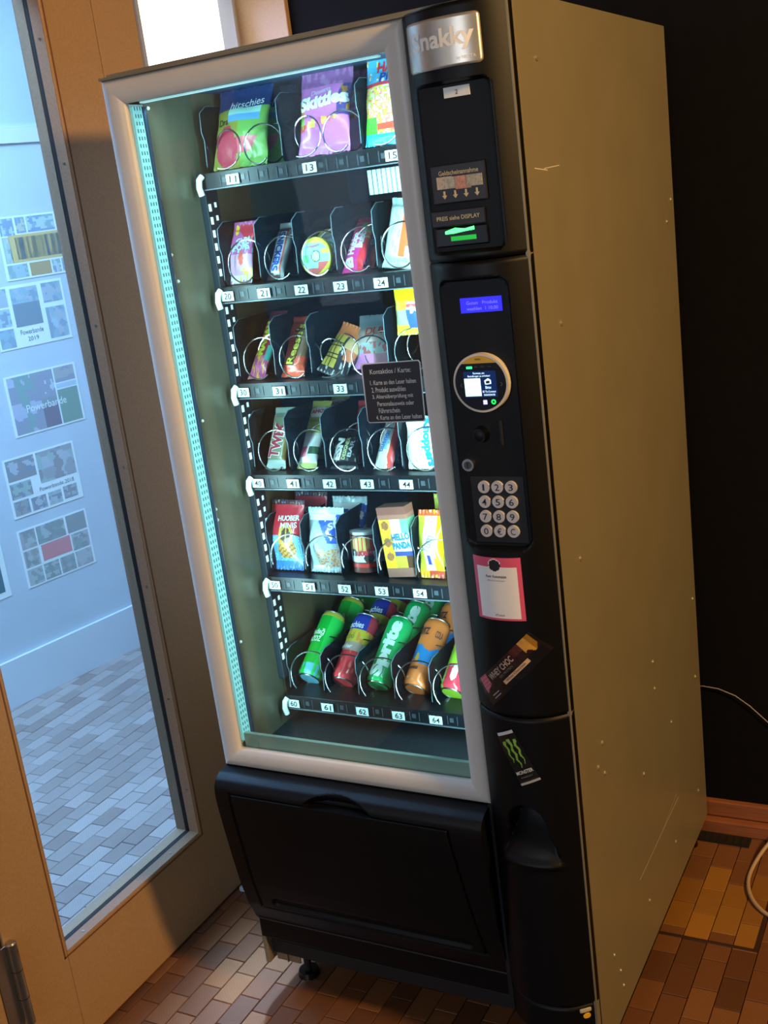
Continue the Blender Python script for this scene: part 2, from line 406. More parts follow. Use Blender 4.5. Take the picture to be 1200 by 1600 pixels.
cyl('hinge_cap', (XF+.010, -.362, .335), (XF+.010, -.362, .338), .0105, chrome, hg, r1=.008)
box('hinge_leaf', (XF, XF+.003, -.40, -.366, .160, .333), chrome, dr, .001)

# corridor behind the door: angled wall with skirting and picture rail
PW = Vector((-1.744, .984, 0)); PU = Vector((.18058, .98356, 0)); PN = Vector((.98356, -.18058, 0))
def pw(s, z, off=0.0): return tuple(PW+PU*s+PN*off+Vector((0, 0, z)))
def pwbox(name, s0, s1, z0, z1, o0, o1, m, parent=None):
    vs = [pw(s, z, o) for s in (s0, s1) for z in (z0, z1) for o in (o0, o1)]
    bm = bmesh.new(); V = [bm.verts.new(v) for v in vs]
    for f in ((0, 1, 3, 2), (4, 6, 7, 5), (0, 4, 5, 1), (2, 3, 7, 6), (0, 2, 6, 4), (1, 5, 7, 3)): bm.faces.new([V[i] for i in f])
    return bmk(name, bm, m, parent)
wc = pwbox('wall_corridor', -2.6, 1.9, 0, 2.8, -.1, 0, corr_wall); tag(wc, 'pale blue-lit corridor wall', None, None, 'structure')
tag(pwbox('baseboard_corridor', -2.6, 1.9, 0, .170, 0, .014, corr_skirt), 'tall white skirting board', None, None, 'structure')
tag(pwbox('trim_1', -2.6, 1.9, 1.905, 1.958, 0, .010, corr_skirt), 'white picture rail', None, None, 'structure')
tag(box('wall_corridor_end', (-2.2, -.345, 2.85, 2.95, 0, 2.8), corr_wall, bev=0), 'end wall of the corridor', None, None, 'structure')
tag(box('wall_corridor_near', (-2.5, -.345, -2.7, -2.6, 0, 2.8), corr_wall, bev=0), 'near end wall of the corridor', None, None, 'structure')

# ---- photo collages on the corridor wall
def pic(seed, tones):
    R = random.Random(seed); ph = [(R.uniform(4, 14), R.uniform(4, 14), R.uniform(0, 6), R.choice(tones)) for _ in range(4)]
    def f(u, v):
        best = tones[0]; m = -9
        for a, b, p, t in ph:
            q = math.sin(a*u+p)+math.cos(b*v+p*1.7)+.6*math.sin(17*u*v+p)
            if q > m: m, best = q, t
        return best
    return f
def grid_print(name, nx, nz, pos, paint, m, parent, world=True):
    vs = [pos(i/nx, j/nz) for j in range(nz+1) for i in range(nx+1)]
    fs = [(j*(nx+1)+i, j*(nx+1)+i+1, (j+1)*(nx+1)+i+1, (j+1)*(nx+1)+i) for j in range(nz) for i in range(nx)]
    me = bpy.data.meshes.new(name); me.from_pydata(vs, [], fs); me.update()
    at = me.color_attributes.new('Col', 'FLOAT_COLOR', 'CORNER'); k = 0
    for j in range(nz):
        for i in range(nx):
            c = (*lin(paint((i+.5)/nx, (j+.5)/nz)), 1)
            for _ in range(4): at.data[k].color = c; k += 1
    return finish(name, me, m, parent, world)
TON = [['6f8f7c', '9ab0a2', 'c9b27a', '5b6f86', 'b8c6cf'], ['7c9a9a', '9fb7c0', '667a86', 'a7a29c'], ['5f7f6a', 'a08a78', 'b9a8b8', '7d6f7a', 'c3c6cc'],
       ['7a5f55', '8f7f72', 'b7a9a4', '56606a', '93a58c'], ['6a6a5a', '8a7a5e', 'a0887a', '70806a', 'b0a898']]
def veiled(h): return '%02x%02x%02x' % tuple(int(int(h[i:i+2], 16)*.5+t*.5) for i, t in ((0, 186), (2, 204), (4, 216)))  # blends print tones with pale blue, painting in the door glass veil
PT = [[veiled(h) for h in t] for t in TON]
def collage(label, s0, z0, cells, w=.302, h=.214, texts=(), tone=0, extra=None):
    e = empty('photo_collage', pw(s0+w/2, z0, .002)); tag(e, label, 'poster', 'photo collages on the corridor wall')
    ang = math.atan2(PU.y, PU.x)
    pwbox('sheet', s0, s0+w, z0, z0+h, .001, .002, paperw, e)
    for k, (a, b, c, d, col) in enumerate(cells):
        f = pic(k*7+int(z0*1000), PT[tone]) if col is None else (lambda u, v, col=col: col)
        n1 = max(2, int((b-a)*46)); n2 = max(2, int((d-c)*32))
        grid_print('photo', n1, n2, lambda u, v: pw(s0+w*(a+(b-a)*u), z0+h*(c+(d-c)*v), .0026), f, paperp, e)
    for t, cw, chh, cs, cz, m in texts:
        lettering('caption', t, cw, chh, lambda s, z: pw(s, z, .0032), (s0+cs*w, z0+cz*h), 0, m, e)
    return e
grey_ink = mat('grey_ink', '5a6670', .7)
G = .985
collage('photo collage with a big yellow-framed picture, topmost on the corridor wall', .357, 1.454,
        [(.03, .22, .70, .97, None), (.25, .38, .72, .97, None), (.40, .78, .72, .97, None), (.81, .98, .72, .97, None), (.03, .13, .27, .68, None),
         (.03, .30, .03, .24, None), (.33, .62, .03, .24, 'b79a6c'), (.64, .76, .03, .24, None), (.78, .98, .03, .24, None),
         (.12, .97, .27, .70, 'd9b878'), (.20, .92, .31, .66, None)], tone=0)
collage('photo collage captioned with a year under a grey street picture', .272, 1.225,
        [(.02, .22, .68, .97, None), (.02, .22, .37, .65, None), (.02, .22, .03, .33, None), (.27, .64, .33, .70, '7f8f98'), (.27, .64, .70, .95, None),
         (.70, .97, .64, .96, None), (.70, .97, .05, .56, None)],
        texts=[('Powerbande', .095, .017, .46, .24, grey_ink), ('2019', .045, .015, .46, .12, grey_ink)], tone=1)
collage('borderless photo collage with white script across its middle', .257, .924,
        [(.03, .44, .03, .97, None), (.44, .66, .52, .97, None), (.44, .66, .03, .38, '7d7482'), (.44, .66, .38, .52, '8f9a9a'), (.68, .97, .72, .97, None), (.68, .97, .62, .70, 'bccbd6'), (.68, .97, .03, .60, '7f9c8c')],
        texts=[('Powerbande', .17, .026, .50, .42, white)], tone=2)
collage('photo collage with a people picture at its upper right corner', .181, .647,
        [(.03, .42, .62, .97, None), (.45, .97, .45, .97, None), (.03, .32, .32, .58, None), (.03, .24, .04, .28, None), (.27, .48, .04, .26, None), (.51, .70, .04, .26, None), (.73, .93, .06, .28, None)],
        texts=[('Powerbande 2018', .15, .014, .66, .36, grey_ink)], tone=3)
collage('photo collage with a pink banner in its middle, lowest on the wall', .176, .390,
        [(.03, .24, .66, .97, None), (.26, .66, .66, .97, None), (.69, .97, .66, .97, None), (.03, .24, .34, .63, None), (.72, .97, .34, .63, None), (.03, .24, .03, .31, None),
         (.26, .48, .03, .31, None), (.50, .71, .03, .31, None), (.73, .97, .03, .31, None), (.28, .70, .36, .64, 'd98a8c')], tone=4)
collage('photo collage cut off by the left edge of the picture', -.196, .392, [(.05, .93, .1, .9, '4f7480'), (.1, .6, .2, .7, None)], tone=1)

# small things on the right
fv = empty('floor_vent', (.76, .84, 0)); tag(fv, 'dark rectangular floor vent before the baseboard', 'vent')
box('vent_frame', (.700, .828, .820, .860, -.002, .0022), blackmatte, fv, .0005)
for k in range(7): box('vent_slat', (.706+k*.017, .717+k*.017, .825, .856, .0018, .0034), mm('vent_slat', '1f1a16', .5), fv, 0)
fh = empty('floor_hatch', (.84, .66, 0)); tag(fh, 'wooden floor hatch edge strips beside the machine', 'hatch')
box('edge_strip', (.66, .912, .452, .460, -.001, .0022), mm('hatch_strip', '3a2416', .5), fh, .0006)
box('edge_strip', (.904, .912, .460, .80, -.001, .0022), mm('hatch_strip', '3a2416', .5), fh, .0006)
cable = tube('wall_cable', [(.690, .893, .372), (.725, .893, .375), (.76, .892, .372), (.798, .892, .358), (.83, .892, .335), (.868, .892, .299), (.93, .892, .25), (1.05, .892, .22)], .0014, mm('cable_grey', '8e8984', .5))
tag(cable, 'thin grey cable hanging across the dark wall', 'cable')
loop = []
for k in range(41):
    a = math.radians(95+k*6.5); loop.append((.955+.105*math.cos(a), .712+.150*math.sin(a), .004+.0025*math.sin(a*2)+.06*max(0, math.sin(a))**2))
lp = tube('cord_loop', loop, .0045, mm('cord_beige', 'b59a78', .45)); tag(lp, 'beige cord loop lying on the floor at the right edge', 'cable')
sc = box('gap_light', (-.282, -.258, .305, .34, .0005, .012), mm('gap_light_blue', 'a9c6e6', .6), bev=.002); tag(sc, 'small pale blue piece standing in for light at the door foot', 'light patch')  # solid piece standing in for light through the gap by the door

# ------------------------------------------------------------------ the vending machine
VM = empty('vending_machine', (.364, .43, 0)); tag(VM, 'tall snack and drink vending machine with a lit glass front', 'vending machine')
SX = .728
sp = box('side_panel', (SX-.012, SX, .0148, .852, .055, 1.832), beige, VM, .0012)
riv = [(.093, 1.745), (.105, 1.359), (.829, 1.498), (.788, 1.457), (.102, .974), (.477, .623), (.478, .564), (.585, .436), (.135, .621), (.104, .59), (.135, .562),
       (.364, .434), (.808, .439), (.56, .161), (.342, .161), (.106, .205), (.134, .151), (.145, .110), (.778, .163), (.824, .623)]
bm = bmesh.new(); acyl(bm, (0, 0, 0), (.0022, 0, 0), .0055, .0042, 16); acyl(bm, (.0022, 0, 0), (.0030, 0, 0), .0020, .0018, 8); bmesh.ops.recalc_face_normals(bm, faces=bm.faces)
rme = bpy.data.meshes.new('screw'); bm.to_mesh(rme); bm.free(); rme.materials.append(beige)
for y, z in riv:
    o = bpy.data.objects.new('screw', rme); COL.objects.link(o); o.parent = sp; o.location = (SX, y, z)
scr = mm('scratch', 'd6cfbd', .4)
for (y0, z0), (y1, z1), w in (((.603, .246), (.289, .243), .0012), ((.59, .262), (.47, .246), .0008), ((.045, 1.592), (.10, 1.587), .0012), ((.085, 1.590), (.155, 1.592), .0010)):
    mk('scratch', [(SX+.0003, y0, z0), (SX+.0003, y1, z1), (SX+.0003, y1, z1+w), (SX+.0003, y0, z0+w)], [(0, 1, 2, 3)], scr, sp)
box('side_panel', (0.002, .012, .0148, .852, .083, 1.832), beige, VM, .0012)
box('top_panel', (.012, SX-.012, .0148, .852, 1.822, 1.832), beige, VM, .001)
box('back_panel', (.012, SX-.012, .842, .852, .083, 1.822), beige, VM, .001)
box('base_plate', (.012, SX-.012, .03, .842, .10, .13), blackmatte, VM, .001)
for x, y in ((.012, .10), (.60, .10), (.05, .80), (.66, .80)):
    cx = x+.03
    ft = cyl('foot', (cx, y, 0), (cx, y, .012), .024, blackgloss, VM, r1=.021)
    cyl('foot_stem', (cx, y, .012), (cx, y, .10), .008, blackmatte, ft)
br = box('leg_bracket', (.012, .070, .040, .044, .075, .165), mm('bracket_metal', '8b7d63', .4, metal=.5), VM, .001)
box('bracket_fold', (.040, .042, .036, .041, .075, .165), mm('bracket_metal', '8b7d63', .4, metal=.5), br, 0)
cyl('bolt', (.052, .039, .118), (.052, .0365, .118), .003, blackmatte, br, n=10)
# door slab edges (beige strips round the door)
box('door_edge', (SX-.006, SX, -.006, .0095, .13, 1.8235), beige, VM, .0008)
box('door_gap', (SX-.010, SX-.003, .0095, .0148, .10, 1.82), blackmatte, VM, 0)
box('door_top', (.0, SX, -.004, .0095, 1.8214, 1.826), beige, VM, .0008)
box('door_edge', (.0, .004, .006, .0148, .56, 1.8214), framegrey, VM, 0)

# ---- glass frame: four mitred, rounded bars
FX0, FX1, FZ0, FZ1 = 0.0, .5655, .551, 1.8214
def frame_bar(p0, p1, q0, q1):
    # outer edge p0->p1, inner edge q0->q1 ; rounded section between them
    prof = [(0, .014), (.0, .004), (.10, .0005), (.35, -.0008), (.70, .0008), (.93, .004), (1.0, .009), (1.0, .016)]
    vs = []; fs = []; n = len(prof)
    for (a, b) in ((p0, q0), (p1, q1)):
        for t, y in prof: vs.append((a[0]+(b[0]-a[0])*t, y, a[1]+(b[1]-a[1])*t))
    for k in range(n-1): fs.append((k, k+1, n+k+1, n+k))
    return vs, fs
IX0, IX1, IZ0, IZ1 = .0385, .5285, .588, 1.782
cor = [((FX0, FZ1), (IX0, IZ1)), ((FX1, FZ1), (IX1, IZ1)), ((FX1, FZ0), (IX1, IZ0)), ((FX0, FZ0), (IX0, IZ0))]
for k in range(4):
    a, b = cor[k], cor[(k+1) % 4]
    v, f = frame_bar(a[0], b[0], a[1], b[1])
    bm = bmesh.new(); V = [bm.verts.new(x) for x in v]
    for q in f: bm.faces.new([V[i] for i in q])
    bmk('glass_frame', bm, framegrey, VM, smooth=50)
box('glass_pane', (IX0-.006, IX1+.006, .0125, .0165, IZ0-.006, IZ1+.006), glass1, VM, 0)
# LED strips behind the frame on both sides
for x0, x1, nm in ((.0385, .0425, 1), (.5265, .5305, -1)):
    L_ = box('led_strip', (x0, x1, .018, .043, .60, 1.776), ledm, VM, 0)
    box('led_carrier', (x0-.004 if nm > 0 else x1, x0 if nm > 0 else x1+.004, .017, .052, .595, 1.78), white, L_, 0)
    xs = x1 if nm > 0 else x0
    box('led_cover_edge', (xs-.002, xs+.003, .043, .049, .60, 1.776), innerdark, L_, 0)
    box('led_bright_edge', (xs+.003*nm-.0008, xs+.003*nm+.0008, .049, .0505, .60, 1.776), chrome, L_, 0)
top = box('led_strip', (.06, .51, .018, .030, 1.779, 1.7815), mat('led_top', 'ffffff', .5, emit='b4f4ff', estr=.6), VM, 0)
bm = bmesh.new()
for k in range(98):
    z = .606+k*.012
    for y in (.023, .030, .037): abox(bm, .0425, .0429, y, y+.0022, z, z+.006)
dd = bmk('led_dots', bm, mm('led_dot_grid', '3c7076', .5), VM, fix=False); tag(dd, 'fine dot pattern of the light strip', None, None, 'stuff')
# interior liner
iw = box('inner_wall', (.030, .034, .052, .74, .56, 1.80), innermetal, VM, 0)
for z in (1.775, 1.528, 1.481, 1.236, 1.226, 1.057, 1.036, .993, .966, .785, .723):
    cyl('rivet', (.034, .060+(int(z*1000) % 3)*.006, z), (.0362, .060+(int(z*1000) % 3)*.006, z), .0034, white, iw, r1=.002, n=10)
box('inner_wall', (.556, .560, .052, .74, .56, 1.80), innerdark, VM, 0)
box('inner_back', (.034, .556, .735, .74, .56, 1.80), innerdark, VM, 0)
box('inner_top', (.034, .556, .052, .74, 1.80, 1.805), innerdark, VM, 0)
box('inner_bottom', (.034, .556, .052, .74, .556, .560), mm('bin_floor', '23262a', .45, bump=.6, bscale=160), VM, 0)
box('inner_sill', (.043, .545, .020, .028, .578, .616), mm('sill_green', 'b9cfc4', .35, metal=.2), VM, .001)
ck = cyl('sill_button', (.064, .0195, .598), (.064, .0185, .598), .012, mm('sill_green2', 'a4bdb2', .35), VM)
# slotted rail
rl = box('shelf_rail', (.034, .048, .176, .214, .66, 1.66), mm('rail_dark', '0e1824', .5), VM, .001)
bm = bmesh.new()
for k in range(40):
    z = .70+k*.0235
    if any(abs(z-t) < .026 for t in (1.639, 1.433, 1.254, 1.077, .862)): continue
    abox(bm, .0475, .0487, .180, .187, z, z+.013)
    abox(bm, .0475, .0487, .198, .204, z+.006, z+.015)
tag(bmk('rail_slots', bm, mm('slot_glow', 'ffffff', .5, emit='c9fbff', estr=.55), VM, fix=False), 'bright slots of the shelf rail', None, None, 'stuff')  # plates glow in place of the lit wall showing through the slots

# ---- trays with dividers, spirals and price labels
def helix_mesh(rad, turns, length, wire=.0016, hand=-1, start=-50):
    n = int(turns*24); pts = []
    for k in range(n+1):
        a = math.radians(start)+hand*2*math.pi*turns*k/n; pts.append((rad*math.cos(a), length*k/n, rad*math.sin(a)))
    o = tube('spiral', pts, wire, steel, None, 6); me = o.data; bpy.data.objects.remove(o); return me
SP1 = helix_mesh(.0375, 9, .46); SP2 = helix_mesh(.0335, 9, .46, hand=1, start=-110); SP2b = helix_mesh(.0335, 9, .46); SP5 = helix_mesh(.038, 7, .46, start=-150); SP6 = helix_mesh(.040, 6, .46, start=-128)
DIVSH = [(.196, 0), (.190, .012), (.194, .060), (.189, .075), (.192, .110), (.212, .122), (.66, .122), (.66, 0)]
def divider_mesh(hs, front=0):
    ring = [(y+front, z*hs) for y, z in DIVSH]; n = len(ring)
    vs = [(-.0009, y, z) for y, z in ring]+[(.0009, y, z) for y, z in ring]
    fs = [tuple(range(n)), tuple(range(2*n-1, n-1, -1))]+[(i, n+i, n+(i+1) % n, (i+1) % n) for i in range(n)]
    bm = bmesh.new(); V = [bm.verts.new(v) for v in vs]
    for f in fs: bm.faces.new([V[i] for i in f])
    bmesh.ops.recalc_face_normals(bm, faces=bm.faces); me = bpy.data.meshes.new('divider'); bm.to_mesh(me); bm.free(); me.materials.append(divm); return me
divm = glassmat('divider_smoke', '3c5064', .5, 1.5, .10, haze=.10, hazecol='3c5264')
DV = divider_mesh(.95); DVlow = divider_mesh(.75)
edgem = mat('divider_edge_clear', '5f7480', .25)
NARROW = [(.067+.0807*i, .098+.0812*i) for i in range(6)]
ROWS = [  # label z, [(label text, label x)], [(spiral x, mesh, radius)]
    (1.643, [('11', .119), ('13', .280), ('15', .441)], [(.096, SP2, .034), (.169, SP2b, .034), (.263, SP2, .034), (.333, SP2b, .034), (.416, SP2, .034), (.49, SP2b, .034)], [.052, .215, .373, .535]),
    (1.439, [(str(20+i), NARROW[i][0]) for i in range(6)], [(NARROW[i][1], SP1, .0395) for i in range(6)], None),
    (1.258, [('30', .067), ('31', .148), ('33', .280), ('34', .39), ('35', .471)], [(NARROW[0][1], SP1, .0395), (NARROW[1][1], SP1, .0395), (.252, SP2, .034), (.330, SP2b, .034), (NARROW[4][1], SP1, .0395), (NARROW[5][1], SP1, .0395)], [.050, .131, .211, .372, .455, .54]),
    (1.079, [(str(40+i), NARROW[i][0]) for i in range(6)], [(NARROW[i][1], SP1, .0395) for i in range(6)], None),
    (.869, [(str(50+i), NARROW[i][0]) for i in range(6)], [(NARROW[i][1], SP5, .0395) for i in range(6)], None),
    (.610, [(str(60+i), NARROW[i][0]) for i in range(6)], [(NARROW[i][1], SP6, .042) for i in range(6)], None)]
TZ = []
for r, (lz, labs, sps, divs) in enumerate(ROWS):
    tz = lz+.016; TZ.append(tz)
    T = box('tray', (.050, .552, .172, .68, tz-.004, tz), traymat, VM, .0005)
    box('tray_front', (.050, .552, .170, .173, lz-.013, tz), traymat, T, .0005)
    box('front_lip', (.050, .552, .167, .170, lz-.0135, lz-.0115), mm('lip_edge', '59666e', .3), T, .0003)
    bm = bmesh.new()
    for k in range(24):
        x = .09+k*.0202
        if x < .55:
            abox(bm, x, x+.0012, .1685, .1705, lz-.008, lz+.010)
            if k % 2 == 0: abox(bm, x+.005, x+.013, .1690, .1705, lz-.003, lz+.006)
    tag(bmk('front_ribs', bm, mm('rib_grey', '3b444b', .35), T, fix=False), None, None, None, 'stuff')
    clip = [(.052, .160, lz-.022), (.050, .158, lz-.008), (.051, .160, lz+.006), (.054, .166, lz+.012)]
    tube('tray_clip', clip, .0055, white, T)
    for t, x in labs:
        box('price_label', (x-.0135, x+.0135, .1660, .1668, lz-.0085, lz+.0085), mm('label_paper', 'dff0f0', .6), T, 0)
        lettering('price_number', t, .0155, .0115, planey(.1655), (x+.001, lz), -4, ink, T, bold=.012)
    for x, me, rad in sps:
        o = bpy.data.objects.new('spiral', me); COL.objects.link(o); o.parent = T; o.location = (x, .176, tz+rad+.003)
        o.location -= Vector((0, 0, 0))
    dx = divs or [.0500+.0812*i for i in range(7)]
    for x in dx:
        o = bpy.data.objects.new('divider', DV if r != 5 else DVlow); COL.objects.link(o); o.parent = T; o.location = (x, 0, tz)
        hs = .95 if r != 5 else .75
        tube('divider_edge', [(x, .1897, tz+.012*hs), (x, .1937, tz+.060*hs), (x, .1887, tz+.075*hs), (x, .1917, tz+.110*hs), (x, .212, tz+.1225*hs), (x, .24, tz+.1225*hs)], .0008, edgem, T, 6)
# clear ribbed guide under the haribo slot
bm = bmesh.new()
for k in range(12): abox(bm, .385+k*.009, .391+k*.009, .176, .180, 1.585, 1.625)
bmk('ribbed_guide', bm, mm('ribbed_clear', 'a9c3c6', .3), VM)

# ---- black control column: curved panels cut from one section
CX0, CX1 = .5665, .7285
def ycol(x):
    t = min(1.0, abs(x-.648)/.0825); return -.042*(1-t**2.4)
def csurf(off): return lambda s, z: (s, ycol(s)-off, z)
def rrect(x, z, x0, x1, z0, z1, r):
    """signed distance (negative inside) to a rounded rectangle"""
    qx = abs(x-(x0+x1)/2)-(x1-x0)/2+r; qz = abs(z-(z0+z1)/2)-(z1-z0)/2+r
    return math.hypot(max(qx, 0), max(qz, 0))+min(max(qx, qz), 0)-r
def sst(a, b, t):
    t = max(0, min(1, (t-a)/(b-a))); return t*t*(3-2*t)
def column(name, z0, z1, rec, shrink=0.0):
    nx = 70; nz = max(8, int((z1-z0)/.0024)); xs = [CX0+(CX1-CX0)*i/nx for i in range(nx+1)]
    vs = []; fs = []
    zs = [z0+(z1-z0)*j/nz for j in range(nz+1)]
    w = nx+3
    for j, z in enumerate(zs):
        e = .004*(1-sst(0, .004, min(z-z0, z1-z)))
        row = [(CX0, .010, z)]
        for x in xs:
            y = ycol(x)
            if rec:
                y = rec(x, z, y)
            row.append((.648+(x-.648)*(1-shrink), y*(1-shrink)+e, z))
        row.append((CX1, .010, z)); vs += row
    for j in range(nz):
        for i in range(w-1): fs.append((j*w+i, j*w+i+1, (j+1)*w+i+1, (j+1)*w+i))
    fs.append(tuple(range(w))[::-1]); fs.append(tuple(nz*w+i for i in range(w)))
    return mk(name, vs, fs, black, VM, smooth=38)
YB = -.021   # floor of the bays
def rec_top(x, z, y):
    d = rrect(x, z, .581, .700, 1.489, 1.722, .010)
    return max(y, y+(YB-y)*sst(.002, -.002, d)) if d < .002 else y
def rec_mid(x, z, y):
    d = rrect(x, z, .5865, .699, 1.034, 1.450, .018)
    return max(y, y+(YB-y)*sst(.002, -.002, d)) if d < .002 else y
def rec_low(x, z, y):
    # coin return scoop: deep at the top, running out to a lip at the bottom
    t = (z-.474)/(.585-.474)
    if -.10 < t < 1.0:
        hw = .056-.026*max(0, min(1, t*1.6)) if t < .55 else .034*math.sqrt(max(0, 1-((t-.55)/.45)**2))
        d = abs(x-.645)-hw
        dep = .052*sst(0, .75, t)
        if t < 0: return y-.006*sst(-.10, 0, t)*sst(.004, -.004, abs(x-.645)-.056)
        return y+(dep-.006*(1-sst(0, .12, t)))*sst(.003, -.004, d)
    return y
cu = column('column_upper', 1.4775, 1.8235, rec_top)
cm = column('column_middle', .7475, 1.4755, rec_mid)
cl = column('column_lower', .190, .7455, rec_low)
cbp = column('column_base', .125, .188, None, .03)
# logo plate
def cpatch(name, x0, x1, z0, z1, off, m, parent, r=.006, nx=24, nz=16):
    vs = []; fs = []
    for j in range(nz+1):
        for i in range(nx+1):
            x = x0+(x1-x0)*i/nx; z = z0+(z1-z0)*j/nz
            # round the corners by pulling the outline in
            for sx in (x0, x1):
                for sz in (z0, z1):
                    cx = sx+(r if sx == x0 else -r); cz = sz+(r if sz == z0 else -r)
                    if (x-cx)*(sx-cx) > 0 and (z-cz)*(sz-cz) > 0:
                        d = math.hypot(x-cx, z-cz)
                        if d > r: x = cx+(x-cx)*r/d; z = cz+(z-cz)*r/d
            vs.append((x, ycol(x)-off, z))
    for j in range(nz):
        for i in range(nx):
            k = j*(nx+1)+i; fs.append((k, k+1, k+nx+2, k+nx+1))
    me = bpy.data.meshes.new(name); me.from_pydata(vs, [], fs); me.update(); o = finish(name, me, m, parent, smooth=60)
    md = o.modifiers.new('thick', 'SOLIDIFY'); md.thickness = .0014; md.offset = -1
    return o
lg = cpatch('logo_plate', .5785, .6975, 1.7405, 1.8065, .0025, silver, VM)
logot = mm('logo_white', 'f0ece0', .35)
lettering('logo_lettering', 'Snakky', .098, .032, csurf(.0031), (.640, 1.776), 0, logot, lg, bold=.03)
lettering('logo_subline', 'by NECTA', .026, .0055, csurf(.0031), (.676, 1.750), 0, logot, lg)
# bill bay
box('bay_label', (.628, .668, YB-.0012, YB, 1.7025, 1.7165), paperw, VM, 0)
lettering('bay_number', '2', .004, .006, planey(YB-.0016), (.648, 1.709), 0, ink, VM)
gp = box('bill_sign', (.596, .681, YB-.006, YB, 1.559, 1.614), mm('sign_dark', '17161d', .4), VM, .002)
cream = mm('cream_ink', 'c9b98c', .6)
lettering('bill_text', 'Geldscheinannahme', .062, .0065, planey(YB-.0066), (.640, 1.602), 0, cream, gp, bold=.01)
for k, (x, c) in enumerate(((.617, 'b9aa98'), (.630, 'a9a898'), (.646, 'c08a78'), (.664, 'a4a08e'))):
    box('banknote_picture', (x-.012, x+.012, YB-.0072-.0003*k, YB-.006, 1.580-(.002 if k == 2 else 0), 1.597-(.001 if k else 0)), mm('note_'+c, c, .6, noise=.3, nscale=300), gp, 0)
for x in (.615, .632, .649, .666):
    poly('arrow', [(x-.0014, 1.577), (x+.0014, 1.577), (x+.0014, 1.571), (x+.004, 1.571), (x, 1.566), (x-.004, 1.571), (x-.0014, 1.571)], YB-.0068, cream, gp)
pp = box('price_sign', (.590, .674, YB-.007, YB, 1.527, 1.550), mm('sign_dark', '17161d', .4), VM, .0015)
lettering('price_text', 'PREIS siehe DISPLAY', .068, .0060, planey(YB-.0076), (.633, 1.539), 0, cream, pp, bold=.01)
bs = box('bill_slot', (.592, .676, YB-.004, YB, 1.498, 1.526), blackgloss, VM, .002)
gl = mat('green_led', '0a3a14', .4, emit='38ff5a', estr=6.0); gl2 = mat('green_led_dim', '06200c', .4, emit='18d040', estr=.8)
poly('slot_light', [(.609, 1.5205), (.625, 1.5245), (.640, 1.522), (.655, 1.5245), (.655, 1.5195), (.640, 1.5185), (.622, 1.5165), (.609, 1.5165)], YB-.0050, gl, bs)
box('slot_light_dim', (.617, .657, YB-.0048, YB-.004, 1.506, 1.5125), gl2, bs, 0)
# keypad bay
ds = box('display', (.619, .685, YB-.002, YB, 1.400, 1.422), mat('display_blue', '1a1a8a', .3, emit='2b26e8', estr=1.15), VM, 0)
dt = mat('display_text', '6a66ff', .4, emit='6e6aff', estr=1.2)
lettering('display_text', 'Guten   Produkt', .050, .0050, planey(YB-.0024), (.654, 1.4145), 0, dt, ds)
lettering('display_text', 'waehlen  1 10.00', .050, .0050, planey(YB-.0024), (.654, 1.4060), 0, dt, ds)
RX, RZ, RR = .6435, 1.296, .0445
rd = cyl('card_reader', (RX, -.034, RZ), (RX, YB, RZ), RR, mm('reader_ring', 'cfc8b8', .4), VM, n=56)
YR = -.0342
disc('reader_face', RX, RZ, RR-.0035, YR-.0006, blackgloss, rd, 56)
ch = math.radians(48)
disc('reader_cap', RX, RZ, RR-.0037, YR-.0012, mm('reader_yellow', 'c9a02a', .45), rd, 24, a0=ch, a1=math.pi-ch)
lettering('reader_mark', 'NAYAX', .009, .003, planey(YR-.0016), (RX, RZ+.0365), 0, ink, rd, bold=.02)
sc_ = box('reader_screen', (RX-.026, RX+.026, YR-.0012, YR-.0006, RZ-.021, RZ+.0185), mat('screen_blue', '040a1c', .2, emit='0b2a66', estr=.7), rd, 0)
scr_t = mat('screen_text', 'c8e8ff', .4, emit='c8ecff', estr=1.7)
box('screen_square', (RX-.0255, RX+.0005, YR-.0017, YR-.0012, RZ-.0190, RZ+.0080), mat('screen_square', 'c8f4f0', .4, emit='c4fff4', estr=1.25), rd, 0)
lettering('screen_text', 'Kommen, um', .018, .0036, planey(YR-.0017), (RX-.001, RZ+.0155), 0, scr_t, rd)
lettering('screen_text', 'Bestellungen zu erhalten!', .036, .0036, planey(YR-.0017), (RX-.001, RZ+.0110), 0, scr_t, rd)
poly('screen_icon', [(RX+.007, RZ+.004), (RX+.013, RZ+.0075), (RX+.0175, RZ+.0045), (RX+.0175, RZ-.001), (RX+.008, RZ-.002)], YR-.0017, scr_t, rd)
poly('screen_icon', [(RX+.0095, RZ+.0035), (RX+.0155, RZ+.004), (RX+.0155, RZ), (RX+.0095, RZ-.0005)], YR-.0021, mm('icon_dark', '0b1c40', .3), rd)
lettering('screen_text', 'Bitte', .009, .0040, planey(YR-.0017), (RX+.0125, RZ-.0062), 0, scr_t, rd)
lettering('screen_text', 'ID To Connect', .021, .0032, planey(YR-.0017), (RX+.0135, RZ-.0125), 0, scr_t, rd)
lettering('screen_text', '0434334105', .018, .0030, planey(YR-.0017), (RX+.0135, RZ-.0175), 0, scr_t, rd)
box('status_light', (RX-.0200, RX-.0110, YR-.0016, YR-.0006, RZ+.0225, RZ+.0260), mat('status_green', '0a3a20', .4, emit='2cff80', estr=2.2), rd, 0)
for x in (-.005, .006, .017): lettering('reader_mark', 'WAIT', .006, .0018, planey(YR-.0012), (RX+x, RZ+.0250), 0, mm('dim_text', '5a5a5c', .5), rd)
box('touch_icon', (RX+.002, RX+.008, YR-.0016, YR-.0006, RZ-.0320, RZ-.0255), mat('icon_violet', 'b8b8ff', .4, emit='b8b4ff', estr=1.5), rd, 0)
bm = bmesh.new(); bmesh.ops.create_circle(bm, segments=24, radius=.0040)
